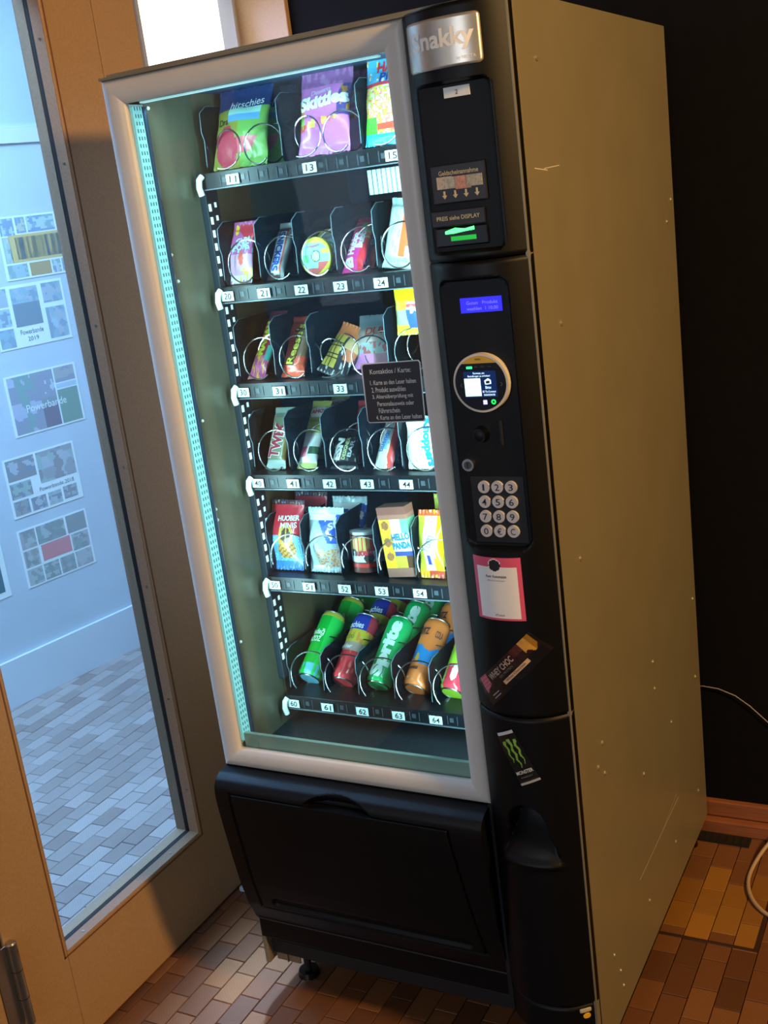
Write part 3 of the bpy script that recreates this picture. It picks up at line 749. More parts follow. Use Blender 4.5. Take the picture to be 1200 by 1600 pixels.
tg = [(RX+.0185+.0028*math.cos(2*math.pi*k/24), YR-.0010, RZ-.0285+.0028*math.sin(2*math.pi*k/24)) for k in range(25)]; bm.free()
tube('touch_icon', tg, .0011, mat('icon_green', '18a840', .4, emit='20ff60', estr=1.6), rd, 6)
for sx, ch_ in ((-.031, '<'), (.034, '>')): lettering('reader_mark', ch_, .003, .007, planey(YR-.0012), (RX+sx, RZ-.002), 0, mm('dim_text', '5a5a5c', .5), rd)
kb = cyl('coin_knob', (.631, -.034, 1.215), (.631, YB, 1.215), .011, blackgloss, VM, r1=.0135)
cyl('knob_dimple', (.631, -.0352, 1.215), (.631, -.034, 1.215), .0055, black, kb, r1=.008)
box('coin_slot', (.6615, .6665, YB-.0035, YB, 1.197, 1.236), blackmatte, VM, .001)
lk = cyl('lock', (.606, -.030, 1.168), (.606, YB, 1.168), .0098, chrome, VM)
cyl('lock_core', (.606, -.0312, 1.168), (.606, -.030, 1.168), .0062, mm('lock_core', '6d6a64', .3, metal=1), lk)
box('keyhole', (.6053, .6067, -.0318, -.0311, 1.164, 1.172), blackmatte, lk, 0)
kp = box('keypad_plate', (.6035, .692, YB-.0010, YB+.001, 1.040, 1.148), mm('keypad_black', '0a0a0d', .45), VM, .001)
keys = ['1', '2', '3', '4', '5', '6', '7', '8', '9', '0', '\u20ac', 'C']
keym = mat('key_grey', 'b9b7ba', .45)
for k, t in enumerate(keys):
    x = .6265+(k % 3)*.0225-(k//3)*.001; z = 1.1315-(k//3)*.0238
    kk = cyl('key', (x, YB-.005, z), (x, YB-.0008, z), .0096, keym, VM, r1=.0100, n=28)
    lettering('key_mark', t, .0075 if t not in '1' else .003, .0105, planey(YB-.0054), (x, z), 0, ink, kk, bold=.004)
# stickers on the column
def csticker(name, label, c, L, w, ang, paint, m, nx, nz, off=.0009):
    a = math.radians(ang); ca, sa = math.cos(a), math.sin(a)
    def pos(u, v):
        X, Y = (u-.5)*L, (v-.5)*w; s, z = c[0]+X*ca-Y*sa, c[1]+X*sa+Y*ca
        return (s, ycol(s)-off, z)
    o = grid_print(name, nx, nz, pos, paint, m, VM); tag(o, label); 
    def surf(s, z): return (s, ycol(s)-off-.0005, z)
    def at(X, Y): return (c[0]+X*ca-Y*sa, c[1]+X*sa+Y*ca)
    return o, surf, at
def p_qr(u, v):
    if (u-.48)**2*.62+(v-.875)**2 < .0085: return '16121a'
    if (u-.48)**2*.62+(v-.875)**2 < .0110: return 'e9e2da'
    return 'e9e4dc' if .085 < u < .915 and .03 < v < .845 else 'd8506c'
o, sf, at = csticker('code_sticker', 'pink-bordered white sticker with a round black badge', (.6395, .970), .083, .105, 0, p_qr, paperp, 48, 60)
lettering('sticker_text', 'Auer Automaten', .036, .0048, sf, (.6385, .9915), 0, ink, o, bold=.01)
lettering('sticker_text', '@auerautomaten', .030, .0030, sf, (.6385, .9845), 0, grey_ink, o)
lettering('sticker_text', '#Tastee', .016, .0036, sf, (.6395, .9265), 0, ink, o)
def p_whey(u, v):
    top = .5+.42*(1-.25*abs(2*u-1)); bot = .08+.10*math.sin(u*math.pi)
    if u < .05 or u > .97: return '1a1416'
    if u < .19 and v > .42+1.2*(u-.05): return 'b04452' if (v*9 % 1) > .25 else 'c46a74'
    if .80 < u < .985 and v > .48+.10*math.sin(u*40): return 'b88a3c' if u < .90 else '8f6420'
    if .66 < u < .80 and v > .7: return '4c201c'
    if .34 < u < .76 and .24 < v < .40: return 'c3a27e'
    if .10 < u < .22 and (abs(v-.24) < .025 or abs(v-.14) < .025): return '8f8a8c'
    if u > .55 and v > .42: return '2a1412'
    return '120f12'
o, sf, at = csticker('bar_sticker', 'dark chocolate-bar shaped sticker stuck on slanted', (.6450, .8310), .150, .046, 44, p_whey, foil, 84, 26)
lettering('sticker_text', 'WHEY CHOC', .062, .0110, sf, at(-.010, .0125), 44, mm('tan_ink', 'b59a84', .5), o, bold=.02)
lettering('sticker_text', '20% PROTEIN', .034, .0040, sf, at(-.006, .0025), 44, mm('dim_tan', '7c6a60', .5), o)
lettering('sticker_text', 'White Chocolate', .048, .0042, sf, at(.007, -.0082), 44, mm('brown_ink', '4a3022', .5), o)
def p_can(u, v):
    if u > .95: return 'c9c8c2' if abs(v-.5) < .45 else '0b0c0b'
    if u < .035: return 'a5a5a2'
    for c0, l0, l1 in ((.24, .36, .84), (.50, .30, .86), (.76, .42, .84)):
        wv = (.085 if u > .76 else .055)*min(1, (u-l0)*4+.15)
        if l0 < u < l1 and abs(v-c0-.035*math.sin(u*34+c0*9)) < wv: return '7fae48'
    if u < .07 and abs(v-.5) < .4: return '2a2b2a'
    return '131413'
o, sf, at = csticker('can_sticker', 'black drink-can shaped sticker with three green claw marks', (.6430, .6755), .096, .037, 114, p_can, foil, 72, 32)
lettering('sticker_text', 'MONSTER', .032, .0065, sf, at(-.026, 0), 24, mm('pale_ink', 'c9c9c4', .5), o, bold=.02)
lettering('sticker_text', 'ENERGY', .022, .0026, sf, at(-.035, 0), 24, mm('grey_ink2', '7d7d7a', .5), o)
cpatch('base_label', .7035, .7200, .1765, .1850, .0006, mm('base_label', 'b5a88a', .5), VM, r=.002, nx=6, nz=4)
cpatch('warning_dot', .7080, .7185, .1640, .1745, .0006, mm('warning_yellow', 'd9a51e', .5), VM, r=.005, nx=10, nz=10)

# ---- info sticker on the glass
SG = poly('info_sticker', [(.4225, 1.3250), (.5200, 1.3270), (.5225, 1.3245), (.5200, 1.2330), (.5175, 1.2310), (.4200, 1.2300), (.4175, 1.2325), (.4200, 1.3225)], .0112, mm('sticker_black', '24242b', .5), VM, .0010)
tag(SG, 'black instruction sticker with white text')
poly('sticker_border', [(.4185, 1.3265), (.5215, 1.3285), (.5245, 1.3250), (.5215, 1.2315), (.5180, 1.2295), (.4190, 1.2285), (.4160, 1.2325), (.4165, 1.3235)], .0119, white, SG, .0005)
wt = mm('white_ink', 'd9dad6', .6)
def gl_line(t, x0, x1, z, h): lettering('sticker_text', t, x1-x0, h, planey(.0108), ((x0+x1)/2, z), 1, wt, SG, bold=.006)
gl_line('Kontaktlos / Karte:', .4325, .5065, 1.3135, .0078)
gl_line('1. Karte an den Leser halten', .4305, .5135, 1.2955, .0075)
gl_line('2. Produkt ausw\u00e4hlen', .4315, .4935, 1.2835, .0082)
gl_line('3. Alters\u00fcberpr\u00fcfung mit', .4315, .5055, 1.2715, .0085)
gl_line('Personalausweis oder', .4390, .5055, 1.2605, .0072)
gl_line('F\u00fchrerschein', .4400, .4785, 1.2490, .0080)
gl_line('4. Karte an den Leser halten', .4335, .5165, 1.2380, .0075)

# ---- delivery hatch: curved black front under the glass
PR = [(.006, .5500), (-.020, .5470), (-.036, .5385), (-.0435, .5270), (-.0450, .5120), (-.0440, .484), (-.0365, .422), (-.028, .360), (-.019, .301), (-.005, .240), (.009, .205), (.012, .196)]
def prof_at(s):
    # arc-length interpolation with smoothing
    d = [0]
    for a, b in zip(PR, PR[1:]): d.append(d[-1]+math.hypot(b[0]-a[0], b[1]-a[1]))
    t = s*d[-1]
    for k in range(len(PR)-1):
        if t <= d[k+1] or k == len(PR)-2:
            u = (t-d[k])/(d[k+1]-d[k]); a, b = PR[k], PR[k+1]
            return a[0]+(b[0]-a[0])*u, a[1]+(b[1]-a[1])*u
NS, NX = 170, 226
prof = [prof_at(j/NS) for j in range(NS+1)]
for _ in range(4):
    prof = [prof[0]]+[((prof[j-1][0]+2*prof[j][0]+prof[j+1][0])/4, (prof[j-1][1]+2*prof[j][1]+prof[j+1][1])/4) for j in range(1, NS)]+[prof[-1]]
def hatch_sd(x, z):   # signed distance-like test for the flap outline
    xr = .497+.030*max(0, (.516-z)/.28)
    return max(.034-x, x-xr, z-.5165, .236-z)
def hatch_disp(x, z):
    d = hatch_sd(x, z); r = 0
    r += .005*(1-sst(.0008, .0032, abs(d)))
    e = math.hypot((x-.272)/.074, (z-.512)/.031)
    if z > .510 or True:
        r += .020*sst(1.0, .80, e) if z > .5145 else 0
    g = rrect(x, z, .065, .505, .246, .268, .010); r += .006*sst(.002, -.004, g)
    return r
HX0, HX1 = .0, .562
gv = []; fa = []; fb = []
for j in range(NS+1):
    y, z = prof[j]; y0, z0 = prof[max(0, j-1)]; y1, z1 = prof[min(NS, j+1)]
    ty, tz_ = y1-y0, z1-z0; L_ = math.hypot(ty, tz_); ny, nz_ = -tz_/L_*-1, ty/L_*-1   # inward normal
    if ny < 0: ny, nz_ = -ny, -nz_
    for i in range(NX+1):
        x = HX0+(HX1-HX0)*i/NX; r = hatch_disp(x, z); gv.append((x, y+ny*r, z+nz_*r))
w = NX+1
for j in range(NS):
    for i in range(NX):
        x = HX0+(HX1-HX0)*(i+.5)/NX; z = (prof[j][1]+prof[j+1][1])/2
        (fb if hatch_sd(x, z) < 0 else fa).append((j*w+i, (j+1)*w+i, (j+1)*w+i+1, j*w+i+1))
def used(vs, fs):
    ix = {}; ov = []; of = []
    for f in fs:
        q = []
        for i in f:
            if i not in ix: ix[i] = len(ov); ov.append(vs[i])
            q.append(ix[i])
        of.append(tuple(q))
    return ov, of
v, f = used(gv, fa)
# closed ends of the surround
for xe in (HX0, HX1):
    n0 = len(v); v += [(xe, y, z) for y, z in prof]+[(xe, .014, prof[-1][1]), (xe, .014, prof[0][1])]; f.append(tuple(range(n0, len(v))) if xe == HX0 else tuple(range(n0, len(v)))[::-1])
mk('hatch_surround', v, f, black, VM, smooth=35)
v, f = used(gv, fb); mk('delivery_flap', v, f, mat('flap_black', '070708', .5, bump=.05, bscale=700, spec=.2), VM, smooth=35)
kk = box('kick_panel', (.004, .566, .012, .030, .148, .1945), black, VM, .003)
box('kick_edge', (.004, .566, .0105, .013, .1935, .1955), mm('edge_grey', '3a3632', .4), kk, .0004)
box('column_inset', (.560, .5685, -.002, .02, .13, .552), blackmatte, VM, 0)

# ------------------------------------------------------------------ the goods
def lerp(a, b, t): return a+(b-a)*t
def ends(v, e): return sst(0, e, min(v, 1-v))
def goods(name, label, cat, loc, lean, L, w, t, kind, paint, texts=(), yaw=0, roll=0, seed=0, group=None, m=None):
    R = random.Random(seed*13+5); ph = [R.uniform(0, 6.28) for _ in range(6)]
    rows = 46; fr, bk = 40, 14
    th = [math.pi+math.pi*i/fr for i in range(fr)]+[2*math.pi+math.pi*i/bk for i in range(bk)]
    def ab(v):
        if kind == 'bag':
            wr = .035*math.sin(9*v+ph[0])+.02*math.sin(23*v+ph[1])
            return w/2*(1-.07*math.sin(math.pi*v)+wr*.5), t/2*max(.04, ends((v-.05)/.9, .45))*(1+wr), 2.3
        if kind == 'bar':
            wr = .03*math.sin(14*v+ph[0])
            return w/2*(1+.10*(1-ends(v, .12))+wr*.4), t/2*max(.06, ends((v-.07)/.86, .12))*(1+wr), 2.6
        if kind == 'box': return w/2, t/2, 14
        if kind == 'jar': return w/2*lerp(.90, 1.0, v), t/2*lerp(.90, 1.0, v), 2
        if kind == 'can':
            r = w/2
            if v < .05: r *= lerp(.80, 1, v/.05)
            elif v > .93: r *= lerp(1, .84, (v-.93)/.07)
            return r, r, 2
        if kind == 'disc':
            q = math.sqrt(max(0.0, 1-(2*v-1)**2)); return max(.002, w/2*q), t/2*(.55+.45*q), 6
    vs = []; fs = []; n = fr+bk
    for j in range(rows+1):
        v = j/rows; a, b, ex = ab(v)
        for i_, tt in enumerate(th):
            c, s = math.cos(tt), math.sin(tt)
            if kind in ('can', 'jar'): x, y = a*c, b*s
            else:
                fr_ = i_ < fr; q = i_/fr if fr_ else (i_-fr)/bk
                q = q if kind == 'box' else .5-.5*math.cos(math.pi*q)
                x = a*(2*q-1)*(1 if fr_ else -1); y = b*(1-min(1, abs(x/a))**ex)**(1/ex)*(-1 if fr_ else 1)
                if kind == 'box': y = -b if fr_ else b
            if kind == 'bag' and (v < .05 or v > .95): y += .0012*math.sin(x*900)
            if kind == 'bag': y += t*.05*math.sin(x*90+v*7+ph[3])*ends(v, .3)
            z = L*v
            if kind in ('bag', 'bar') and (v == 0 or v == 1): z += .0012*math.sin(x*1400)
            vs.append((x, y, z))
    cols = []
    for j in range(rows):
        for i in range(n):
            fs.append((j*n+i, j*n+(i+1) % n, (j+1)*n+(i+1) % n, (j+1)*n+i))
            if kind in ('bag', 'bar', 'box', 'disc'):
                xc = (vs[j*n+i][0]+vs[j*n+(i+1) % n][0])/2; a, _, _ = ab((j+.5)/rows); u = max(-1, min(1, xc/max(a, .001)))
                fronty = i < fr
            else:
                u = ((i+.5)/fr)*2-1 if i < fr else 2*((i-fr+.5)/bk)-1; fronty = i < fr
                if not fronty: u = -u
            cols.append(paint(u, (j+.5)/rows, fronty))
    fs.append(tuple(range(n))[::-1]); fs.append(tuple(rows*n+i for i in range(n))); cols += [cols[0], cols[-1]]
    e = empty(name, loc, (-math.radians(lean), math.radians(roll), math.radians(yaw))); tag(e, label, cat, group)
    me = bpy.data.meshes.new('wrapper'); me.from_pydata(vs, [], fs); me.update()
    at = me.color_attributes.new('Col', 'FLOAT_COLOR', 'CORNER'); cache = {}
    for p in me.polygons:
        c = cols[p.index]
        if c not in cache: cache[c] = (*lin(c), 1)
        for li in p.loop_indices: at.data[li].color = cache[c]
    pn = {'bag': 'bag_body', 'bar': 'wrapper', 'box': 'carton', 'jar': 'tub', 'can': 'can_body', 'disc': 'round_tub'}[kind]
    finish(pn, me, m or (canp if kind == 'can' else foil if kind in ('bag', 'bar') else paperp), e, False, smooth=50 if kind != 'box' else 30)
    def surf(s, z, off=(.0018 if kind == 'bag' else .0010)):
        v = max(0.0, min(1.0, z/L)); a, b, ex = ab(v)
        if kind == 'can' or kind == 'jar':
            an = s/a-math.pi/2; return ((a+off)*math.cos(an), (b+off)*math.sin(an), z)
        xx = max(-.999, min(.999, s/a)); y = -b*(1-abs(xx)**ex)**(1/ex)
        if kind == 'bag': y += t*.05*math.sin(s*90+v*7+ph[3])*ends(v, .3)
        return (s, y-off, z)
    for q_, tx in enumerate(texts):
        s_, tw, hh, c, rot, col = tx[:6]; bold = tx[6] if len(tx) > 6 else .02
        o0 = (.0014 if kind == 'bag' else .0008)+.0004*q_
        lettering('lettering', s_, tw, hh, lambda x_, z_: surf(x_, z_, o0), c, rot, mm('ink_'+col, col, .5), e, False, bold, fine=.0045)
    if kind == 'can':
        rim = []
        for z, r in ((.0, w*.40), (.0045*1, w*.43), (L*.006, w*.41)): pass
        for z, r0 in ((.001, w*.405), (L-.001, w*.425)):
            ring = [(r0*math.cos(2*math.pi*k/28), r0*math.sin(2*math.pi*k/28), z) for k in range(29)]
            tube('rim', ring, .0019, chrome, e, 6, False)
        bm = bmesh.new(); acyl(bm, (0, 0, L-.004), (0, 0, L-.0035), w*.41, n=28); bmk('lid', bm, chrome, e, False)
    return e

def shift(e, dy, label, dz=0, dx=0, lean=None, roll=None):
    c = copy_tree(e); c.location = e.location+Vector((dx, dy, dz)); c['label'] = label
    if lean is not None: c.rotation_euler.x = -math.radians(lean)
    if roll is not None: c.rotation_euler.y = math.radians(roll)
    return c
def nz(u, v, s=1): return math.sin(u*11*s+v*17)+math.sin(u*23*s-v*9+1.3)+math.sin(v*31*s+u*5)

# row 1 -------------------------------------------------------------
def p11(u, v, f):
    if v > .72: return '24366a'
    if not f: return '5f8f3c'
    if .54 < v <= .72 and -.45 < u < .75: return '9fd0c4' if v > .62 else '5f9ad0'
    if v < .50 and u < -.05 and (u+.5)**2*1.2+(v-.26)**2*3.2 < .20: return 'b0394e'
    if .1 < v < .34 and u > -.1 and .18 < math.hypot((u-.2)*.8, (v-.55)*1.25) < .48 and v < .42: return 'd0606a'
    return '6fa24a' if u > 0 else '8a8a3c'
a = goods('candy_bag', 'green and red gummy bag with a dark blue top, slot 11', 'candy bag', (.112, .205, TZ[0]+.003), 24, .150, .118, .034, 'bag', p11,
      [('hitschies', .070, .016, (.012, .116), 4, 'd6e4ee', .0), ('Dra', .022, .013, (-.034, .083), 0, '20241c', .01)], seed=1, group='candy bags on the top shelf')
shift(a, .075, 'green-edged gummy bag standing behind the one in slot 11')
def p13(u, v, f):
    if not f: return 'c76bb8'
    if u > .62 and .42 < v < .80: return '4a3f86' if nz(u, v) < .9 else 'c98a3c'
    if .30 < v < .42 and abs(v-.33-.10*(u+.4)) < .05 and -.8 < u < .65: return ('e8a83c', 'd84a3c', 'e8d84a', 'd85aa0')[int((u+1)*4) % 4]
    if u < -.72 and .28 < v < .62: return ('d88a3c', 'c8503c', '8ac04a')[int(v*14) % 3]
    if v > .80: return '9a5a9c' if nz(u, v) < .6 else 'b07ab0'
    return 'd676c6' if v > .2 else 'd97cca'
b = goods('candy_bag', 'pink chewy candy bag with big white letters, slot 13', 'candy bag', (.290, .205, TZ[0]+.003), 20, .148, .104, .038, 'bag', p13,
      [('Skittles', .092, .026, (.002, .090), 6, 'eaf2f4', .05), ('Desserts', .040, .010, (-.004, .108), 6, 'd8d0e0', .01)], seed=2, group='candy bags on the top shelf')
shift(b, .075, 'pink candy bag standing behind the one in slot 13')
def p15(u, v, f):
    if not f: return '58b8d8'
    if v < .12: return '2ab4e0'
    if .14 < v < .30 and u < -.55: return '58d83c'
    if .17 < v < .23: return 'd8503c'
    if .62 < v < .68: return 'c83c48'
    if v >= .68: return '4aa8cc' if nz(u, v, 1.3) < 1.6 else ('d8d860', 'd87a4a', 'e8e8e0')[int(nz(v, u)*9) % 3]
    return ('e8d04a', 'e87a6a', 'a8d850', 'f0b0a0', 'd8e0c8')[int((nz(u*1.6, v*1.5)+3)*1.9) % 5]
goods('candy_bag', 'blue and clear bag of colourful chewy beans half behind the frame, top right', 'candy bag', (.424, .200, TZ[0]+.003), 16, .150, .098, .036, 'bag', p15,
      [('HARIBO', .072, .020, (.012, .130), 3, 'c8283c', .04), ('PICO', .050, .018, (.010, .110), 3, '1e3a86', .03)], seed=3, group='candy bags on the top shelf')
# row 2 -------------------------------------------------------------
def p20(u, v, f):
    if not f: return 'b05a9c'
    if (u+.45)**2*.35+(v-.86)**2 < .008: return 'e8c83c'
    if u > -.2 and v > .70 and v < .95 and u*.3+v > .80: return 'c8384a'
    if .48 < v < .70 and nz(u, v) > .9: return 'a8c8d8'
    if v < .25 and u > .0 and nz(u, v) > .2: return 'e0d84a'
    if (u-.15)**2*.3+(v-.40)**2 < .012: return 'd85a4a'
    return 'b8609c' if v > .45 else ('d0a0c0' if v > .12 else 'd8d0d4')
goods('candy_bag', 'purple and pink popping candy sachet with yellow badge, slot 20', 'candy bag', (.072, .205, TZ[1]+.002), 22, .118, .056, .018, 'bag', p20,
      [('GUM', .030, .012, (.006, .080), 8, 'b8d8ea', .03), ('POPS', .034, .012, (.004, .067), 8, 'b8d8ea', .03), ('Chupa', .018, .006, (-.013, .101), 0, 'c8382c', .01)], seed=4)
def p21(u, v, f):
    if not f: return '3c2622'
    if v > .90: return 'c9d6d8'
    if v > .84: return '6a3c30'
    if .10 < v < .80:
        if -.62 < u < .46: return 'dfe9f0'
        if .46 <= u < .62: return 'c8483c'
    return '4a2c26' if u < .62 else '8a9494'
goods('candy_bar', 'brown and white chocolate bar with blue letters leaning in slot 21', 'candy bar', (.151, .205, TZ[1]+.003), 38, .122, .034, .018, 'bar', p21,
      [('SNICKERS', .082, .0150, (-.0012, .056), -90, '2a4fb0', .05)], seed=5)
def p22(u, v, f):
    if not f: return 'd8cc3c'
    if u*u+(2*v-1)**2 > .93: return 'd8cc3c'
    if v > .84: return 'd8cc4a'
    if v < .20 or (v < .34 and u > .2): return 'd8605a'
    if (u-.1)**2+(2*v-1.0)**2 < .10: return 'c8d8a0' if (u-.1)**2+(2*v-1)**2 < .06 else '5a7a6a'
    if u < -.4 and abs(v-.45) < .1: return '6ac88a'
    if u > .45 and abs(v-.62) < .06: return 'e0b04a'
    return '9fd4e0'
k = goods('round_candy_tub', 'round pale blue chewing tape tub with a yellow rim, slot 22', 'candy tub', (.246, .203, TZ[1]+.003), 8, .068, .064, .020, 'disc', p22,
      [('Happy', .026, .007, (.0, .052), 8, 'c86a7a', .02)], seed=6, group='round tubs in slot 22')
for q in range(3): shift(k, .052*(q+1), ('second', 'third', 'fourth')[q]+' round yellow-rimmed tub from the front in slot 22', dz=.010*(q+1))
def p23(u, v, f):
    if not f: return 'b03a7c'
    if v > .86: return 'c83a5a'
    if .58 < v < .86 and u > .1: return '7ac83c' if (v*9 % 1) < .5 else 'd84a5a'
    if .66 < v < .86: return 'd83a6a'
    if u > .45 and v < .6: return 'e0303c'
    return 'e83a9c'
k = goods('gum_pack', 'bright pink chewing gum pack leaning in slot 23', 'gum pack', (.314, .205, TZ[1]+.003), 44, .122, .038, .018, 'bar', p23,
      [('Hubba', .050, .014, (-.008, .058), 90, 'f0e8f2', .05), ('Bubba', .046, .013, (.006, .070), 90, 'f0e8f2', .05), ('B', .018, .016, (-.006, .018), 90, 'f0e8f2', .06)], seed=7)
shift(k, .045, 'pink chewing gum pack behind the front one in slot 23')
def p24(u, v, f):
    if not f: return 'c0d8d8'
    if u > .1 and .16 < v < .86: return ('e86a3c' if u < .75 else 'f0e6da') if v > .3 or u < .5 else 'f0e0d0'
    return 'c4dede' if nz(u, v) < .9 else 'a8c8cc'
goods('snack_sachet', 'white and orange snack sachet leaning in slot 24', 'snack', (.404, .205, TZ[1]+.003), 20, .122, .054, .020, 'bar', p24, [], roll=8, seed=8)
# row 3 -------------------------------------------------------------
def p30(u, v, f):
    if not f: return '7a2c38'
    if v > .80: return '6e2630'
    if .24 < v < .46 and u > .35: return '4aa098'
    if v < .30: return 'b8508a' if nz(u, v) < .8 else 'd8a83c'
    return '9a2f3e'
goods('chew_bar', 'dark red chew bar with lime letters leaning in slot 30', 'candy bar', (.075, .205, TZ[2]+.003), 46, .160, .036, .014, 'bar', p30,
      [('MAOAM', .082, .016, (-.006, .090), 90, 'b8c83c', .05)], seed=9)
def p31(u, v, f):
    if not f: return 'd8502c'
    if v < .16: return 'f05a30'
    if u > .15 and v > .30: return '8a6a4c' if v < .86 else 'b08a5a'
    return 'e85a3a'
goods('chocolate_bar', 'orange peanut butter bar with yellow script in slot 31', 'candy bar', (.158, .205, TZ[2]+.003), 36, .126, .048, .018, 'bar', p31,
      [("Reese's", .088, .020, (-.002, .064), 82, '26221a', .10), ("Reese's", .084, .017, (-.0021, .064), 82, 'dccf3c', .02)], seed=10)
def p33(u, v, f):
    if not f: return '2c2a2c'
    if u < -.05 and .12 < v < .74: return 'c8b04a' if (v*14 % 1) > .18 and ((u+1)*4 % 1) > .15 else '3c3422'
    if v > .74: return 'd87a4a'
    if v > .50 and u > .1: return 'c8a878'
    if .3 < v < .5 and u > .3: return 'c8704a'
    return '2a2a2e' if nz(u, v) < 1.4 else 'b8bcc0'
goods('snack_bag', 'black snack bag with gold blocks and orange corner, slot 33', 'snack', (.241, .205, TZ[2]+.003), 40, .108, .060, .024, 'bag', p33, [], roll=22, seed=11)
def p33b(u, v, f):
    if v > .72: return '8a9aa4'
    if v > .46: return 'b8a8a0'
    if v > .26: return '9aa8a8' if nz(u, v) < .7 else 'b05a5a'
    return 'd88ac8' if u < .1 else 'b07a8a'
goods('snack_bag', 'grey and pink snack bag with red letters behind the gold-block bag', 'snack', (.312, .235, TZ[2]+.006), 30, .105, .082, .026, 'bag', p33b,
      [('DURI', .050, .016, (.008, .070), 2, 'b0483c', .03)], seed=12)
def p34(u, v, f):
    if not f: return 'd8c82c'
    if v > .68: return 'f0e01e'
    if .14 < v < .66 and u > -.15:
        if v > .50: return 'e8e0e4' if abs(v-.58) > .03 else 'd85a5a'
        return '3a5ac0'
    if u < -.15 and .2 < v < .5: return 'a0b08a'
    return 'e0d83c'
goods('snack_bag', 'yellow snack bag with a blue field resting on top of the empty spiral, slot 34', 'snack', (.420, .205, TZ[2]+.068), 4, .088, .062, .020, 'bag', p34,
      [('M', .016, .014, (.012, .044), 0, 'e8ecf4', .03)], seed=13)
# row 4 -------------------------------------------------------------
def p40(u, v, f):
    if not f: return '6a6a52'
    if v > .84: return '9ab0a4'
    if v < .12: return 'a8b8b4'
    return '6f7a64' if u < .5 else '7a6a3c'
goods('candy_bar', 'grey-gold twin biscuit bar with dark red letters in slot 40', 'candy bar', (.087, .205, TZ[3]+.003), 32, .126, .042, .016, 'bar', p40,
      [('TWIX', .074, .028, (-.002, .056), 84, 'e8e4dc', .09), ('TWIX', .072, .024, (-.0021, .056), 84, '9c1f3a', .05)], seed=14)
def p41(u, v, f):
    if not f: return 'c8c8b0'
    if v > .92: return 'c0c060'
    if .72 < v < .92 and u*u*.5+(v-.82)**2*60 < .5: return 'e8e4e4'
    if .50 < v < .92: return 'a8b05a'
    if .46 < v <= .50: return 'c0c8bc'
    if .16 < v < .30 and u < -.2: return 'd8627c'
    if .20 < v < .30 and u > -.1: return '2f5a34'
    if v < .08: return 'b8b86a'
    return 'd0d4d4'
k = goods('sherbet_pack', 'white and olive green candy strip with pink dot in slot 41', 'candy', (.158, .205, TZ[3]+.003), 40, .146, .040, .014, 'bar', p41,
      [('AHOJ', .030, .012, (.0, .119), 4, 'c8384a', .04), ('BRAUSE', .028, .008, (0, .100), 4, '8a7a2c', .02)], seed=15)
shift(k, .075, 'striped candy strip behind the front one in slot 41')
def p42(u, v, f):
    if v > .93 or v < .06: return '3a3e44'
    return '17191d' if nz(u, v) < 2.3 else '5a6068'
goods('protein_bar', 'black protein bar with white letters in slot 42', 'protein bar', (.243, .203, TZ[3]+.003), 34, .075, .056, .022, 'bar', p42,
      [('ESN', .044, .016, (-.012, .036), 82, 'e8f0ee', .06), ('DESIGNER', .044, .008, (.003, .037), 82, 'c8d49a', .02), ('BAR', .034, .008, (.014, .037), 82, 'a8b4ba', .02)], seed=16)
def p42b(u, v, f):
    if not f: return 'c83240'
    if .22 < v < .86 and abs(u) < .72: return 'cfd8cc'
    return 'd83848'
goods('protein_bar', 'red and white bar standing behind the black bar of slot 42', 'protein bar', (.262, .245, TZ[3]+.003), 26, .122, .044, .018, 'bar', p42b,
      [('fulfil', .020, .012, (-.004, .098), 0, '2a3a4c', .06)], seed=17)
def p43(u, v, f):
    if not f: return 'c8ccd0'
    if .35 < u < .72: return 'e8503c'
    if u >= .72: return 'c8505a'
    if .3 < v < .62 and -.4 < u < .1: return '7ab8e0'
    return 'eef2f2' if nz(u, v) < 1.6 else 'c8b890'
k = goods('chocolate_bar', 'white wafer bar with an orange-red stripe in slot 43', 'candy bar', (.325, .205, TZ[3]+.003), 44, .122, .036, .018, 'bar', p43,
      [('bueno', .040, .012, (-.008, .052), 82, '3a7ac8', .02)], seed=18)
shift(k, .05, 'white wafer bar behind the front one in slot 43')
def p44(u, v, f):
    if not f: return 'd8e8ee'
    if v > .90: return '8ac8e8'
    if .12 < v < .72 and -.85 < u < .0 and nz(u, v*.4) > .3: return 'd8c8a4'
    return 'eef6f6'
goods('wafer_pack', 'white wafer pack with big blue letters in slot 44', 'wafer pack', (.414, .203, TZ[3]+.003), 8, .096, .070, .022, 'bag', p44,
      [('Knoppers', .086, .022, (.010, .048), -86, '1c86d0', .05)], seed=19)
# row 5 -------------------------------------------------------------
def p50(u, v, f):
    if not f: return '3c6aa8'
    if v > .93: return '4a2c34'
    x, z = u, v
    pr = math.hypot((u-.10)*.9, (v-.50)*2.2)
    if .24 < pr < .40 or (pr < .25 and abs(u-.10) < .05) : return 'd8a848'
    if pr < .25: return '4a2c20'
    if .18 < v < .42 and (u-.15)**2+(v-.30)**2*10 < .26: return 'd09848' if (v*30+u*3) % 1 > .35 else '8a5a28'
    if v < .50:
        if v < .12: return '3a80d0'
        return '8ac8e8' if ((u*9) % 1 > .4) != ((v*22) % 1 > .4) else '5aa0d0'
    return 'c83040'
k = goods('pretzel_bag', 'red and blue checked pretzel bag in slot 50', 'snack bag', (.078, .205, TZ[4]+.003), 16, .140, .078, .034, 'bag', p50,
      [('HUOBER', .050, .011, (.008, .104), 2, 'e8dcd8', .04), ('MINIS', .038, .011, (.010, .090), 2, 'e0d4d4', .02)], seed=20, group='snack bags on the fifth shelf')
shift(k, .06, 'red pretzel bag standing behind the one in slot 50', dx=.018)
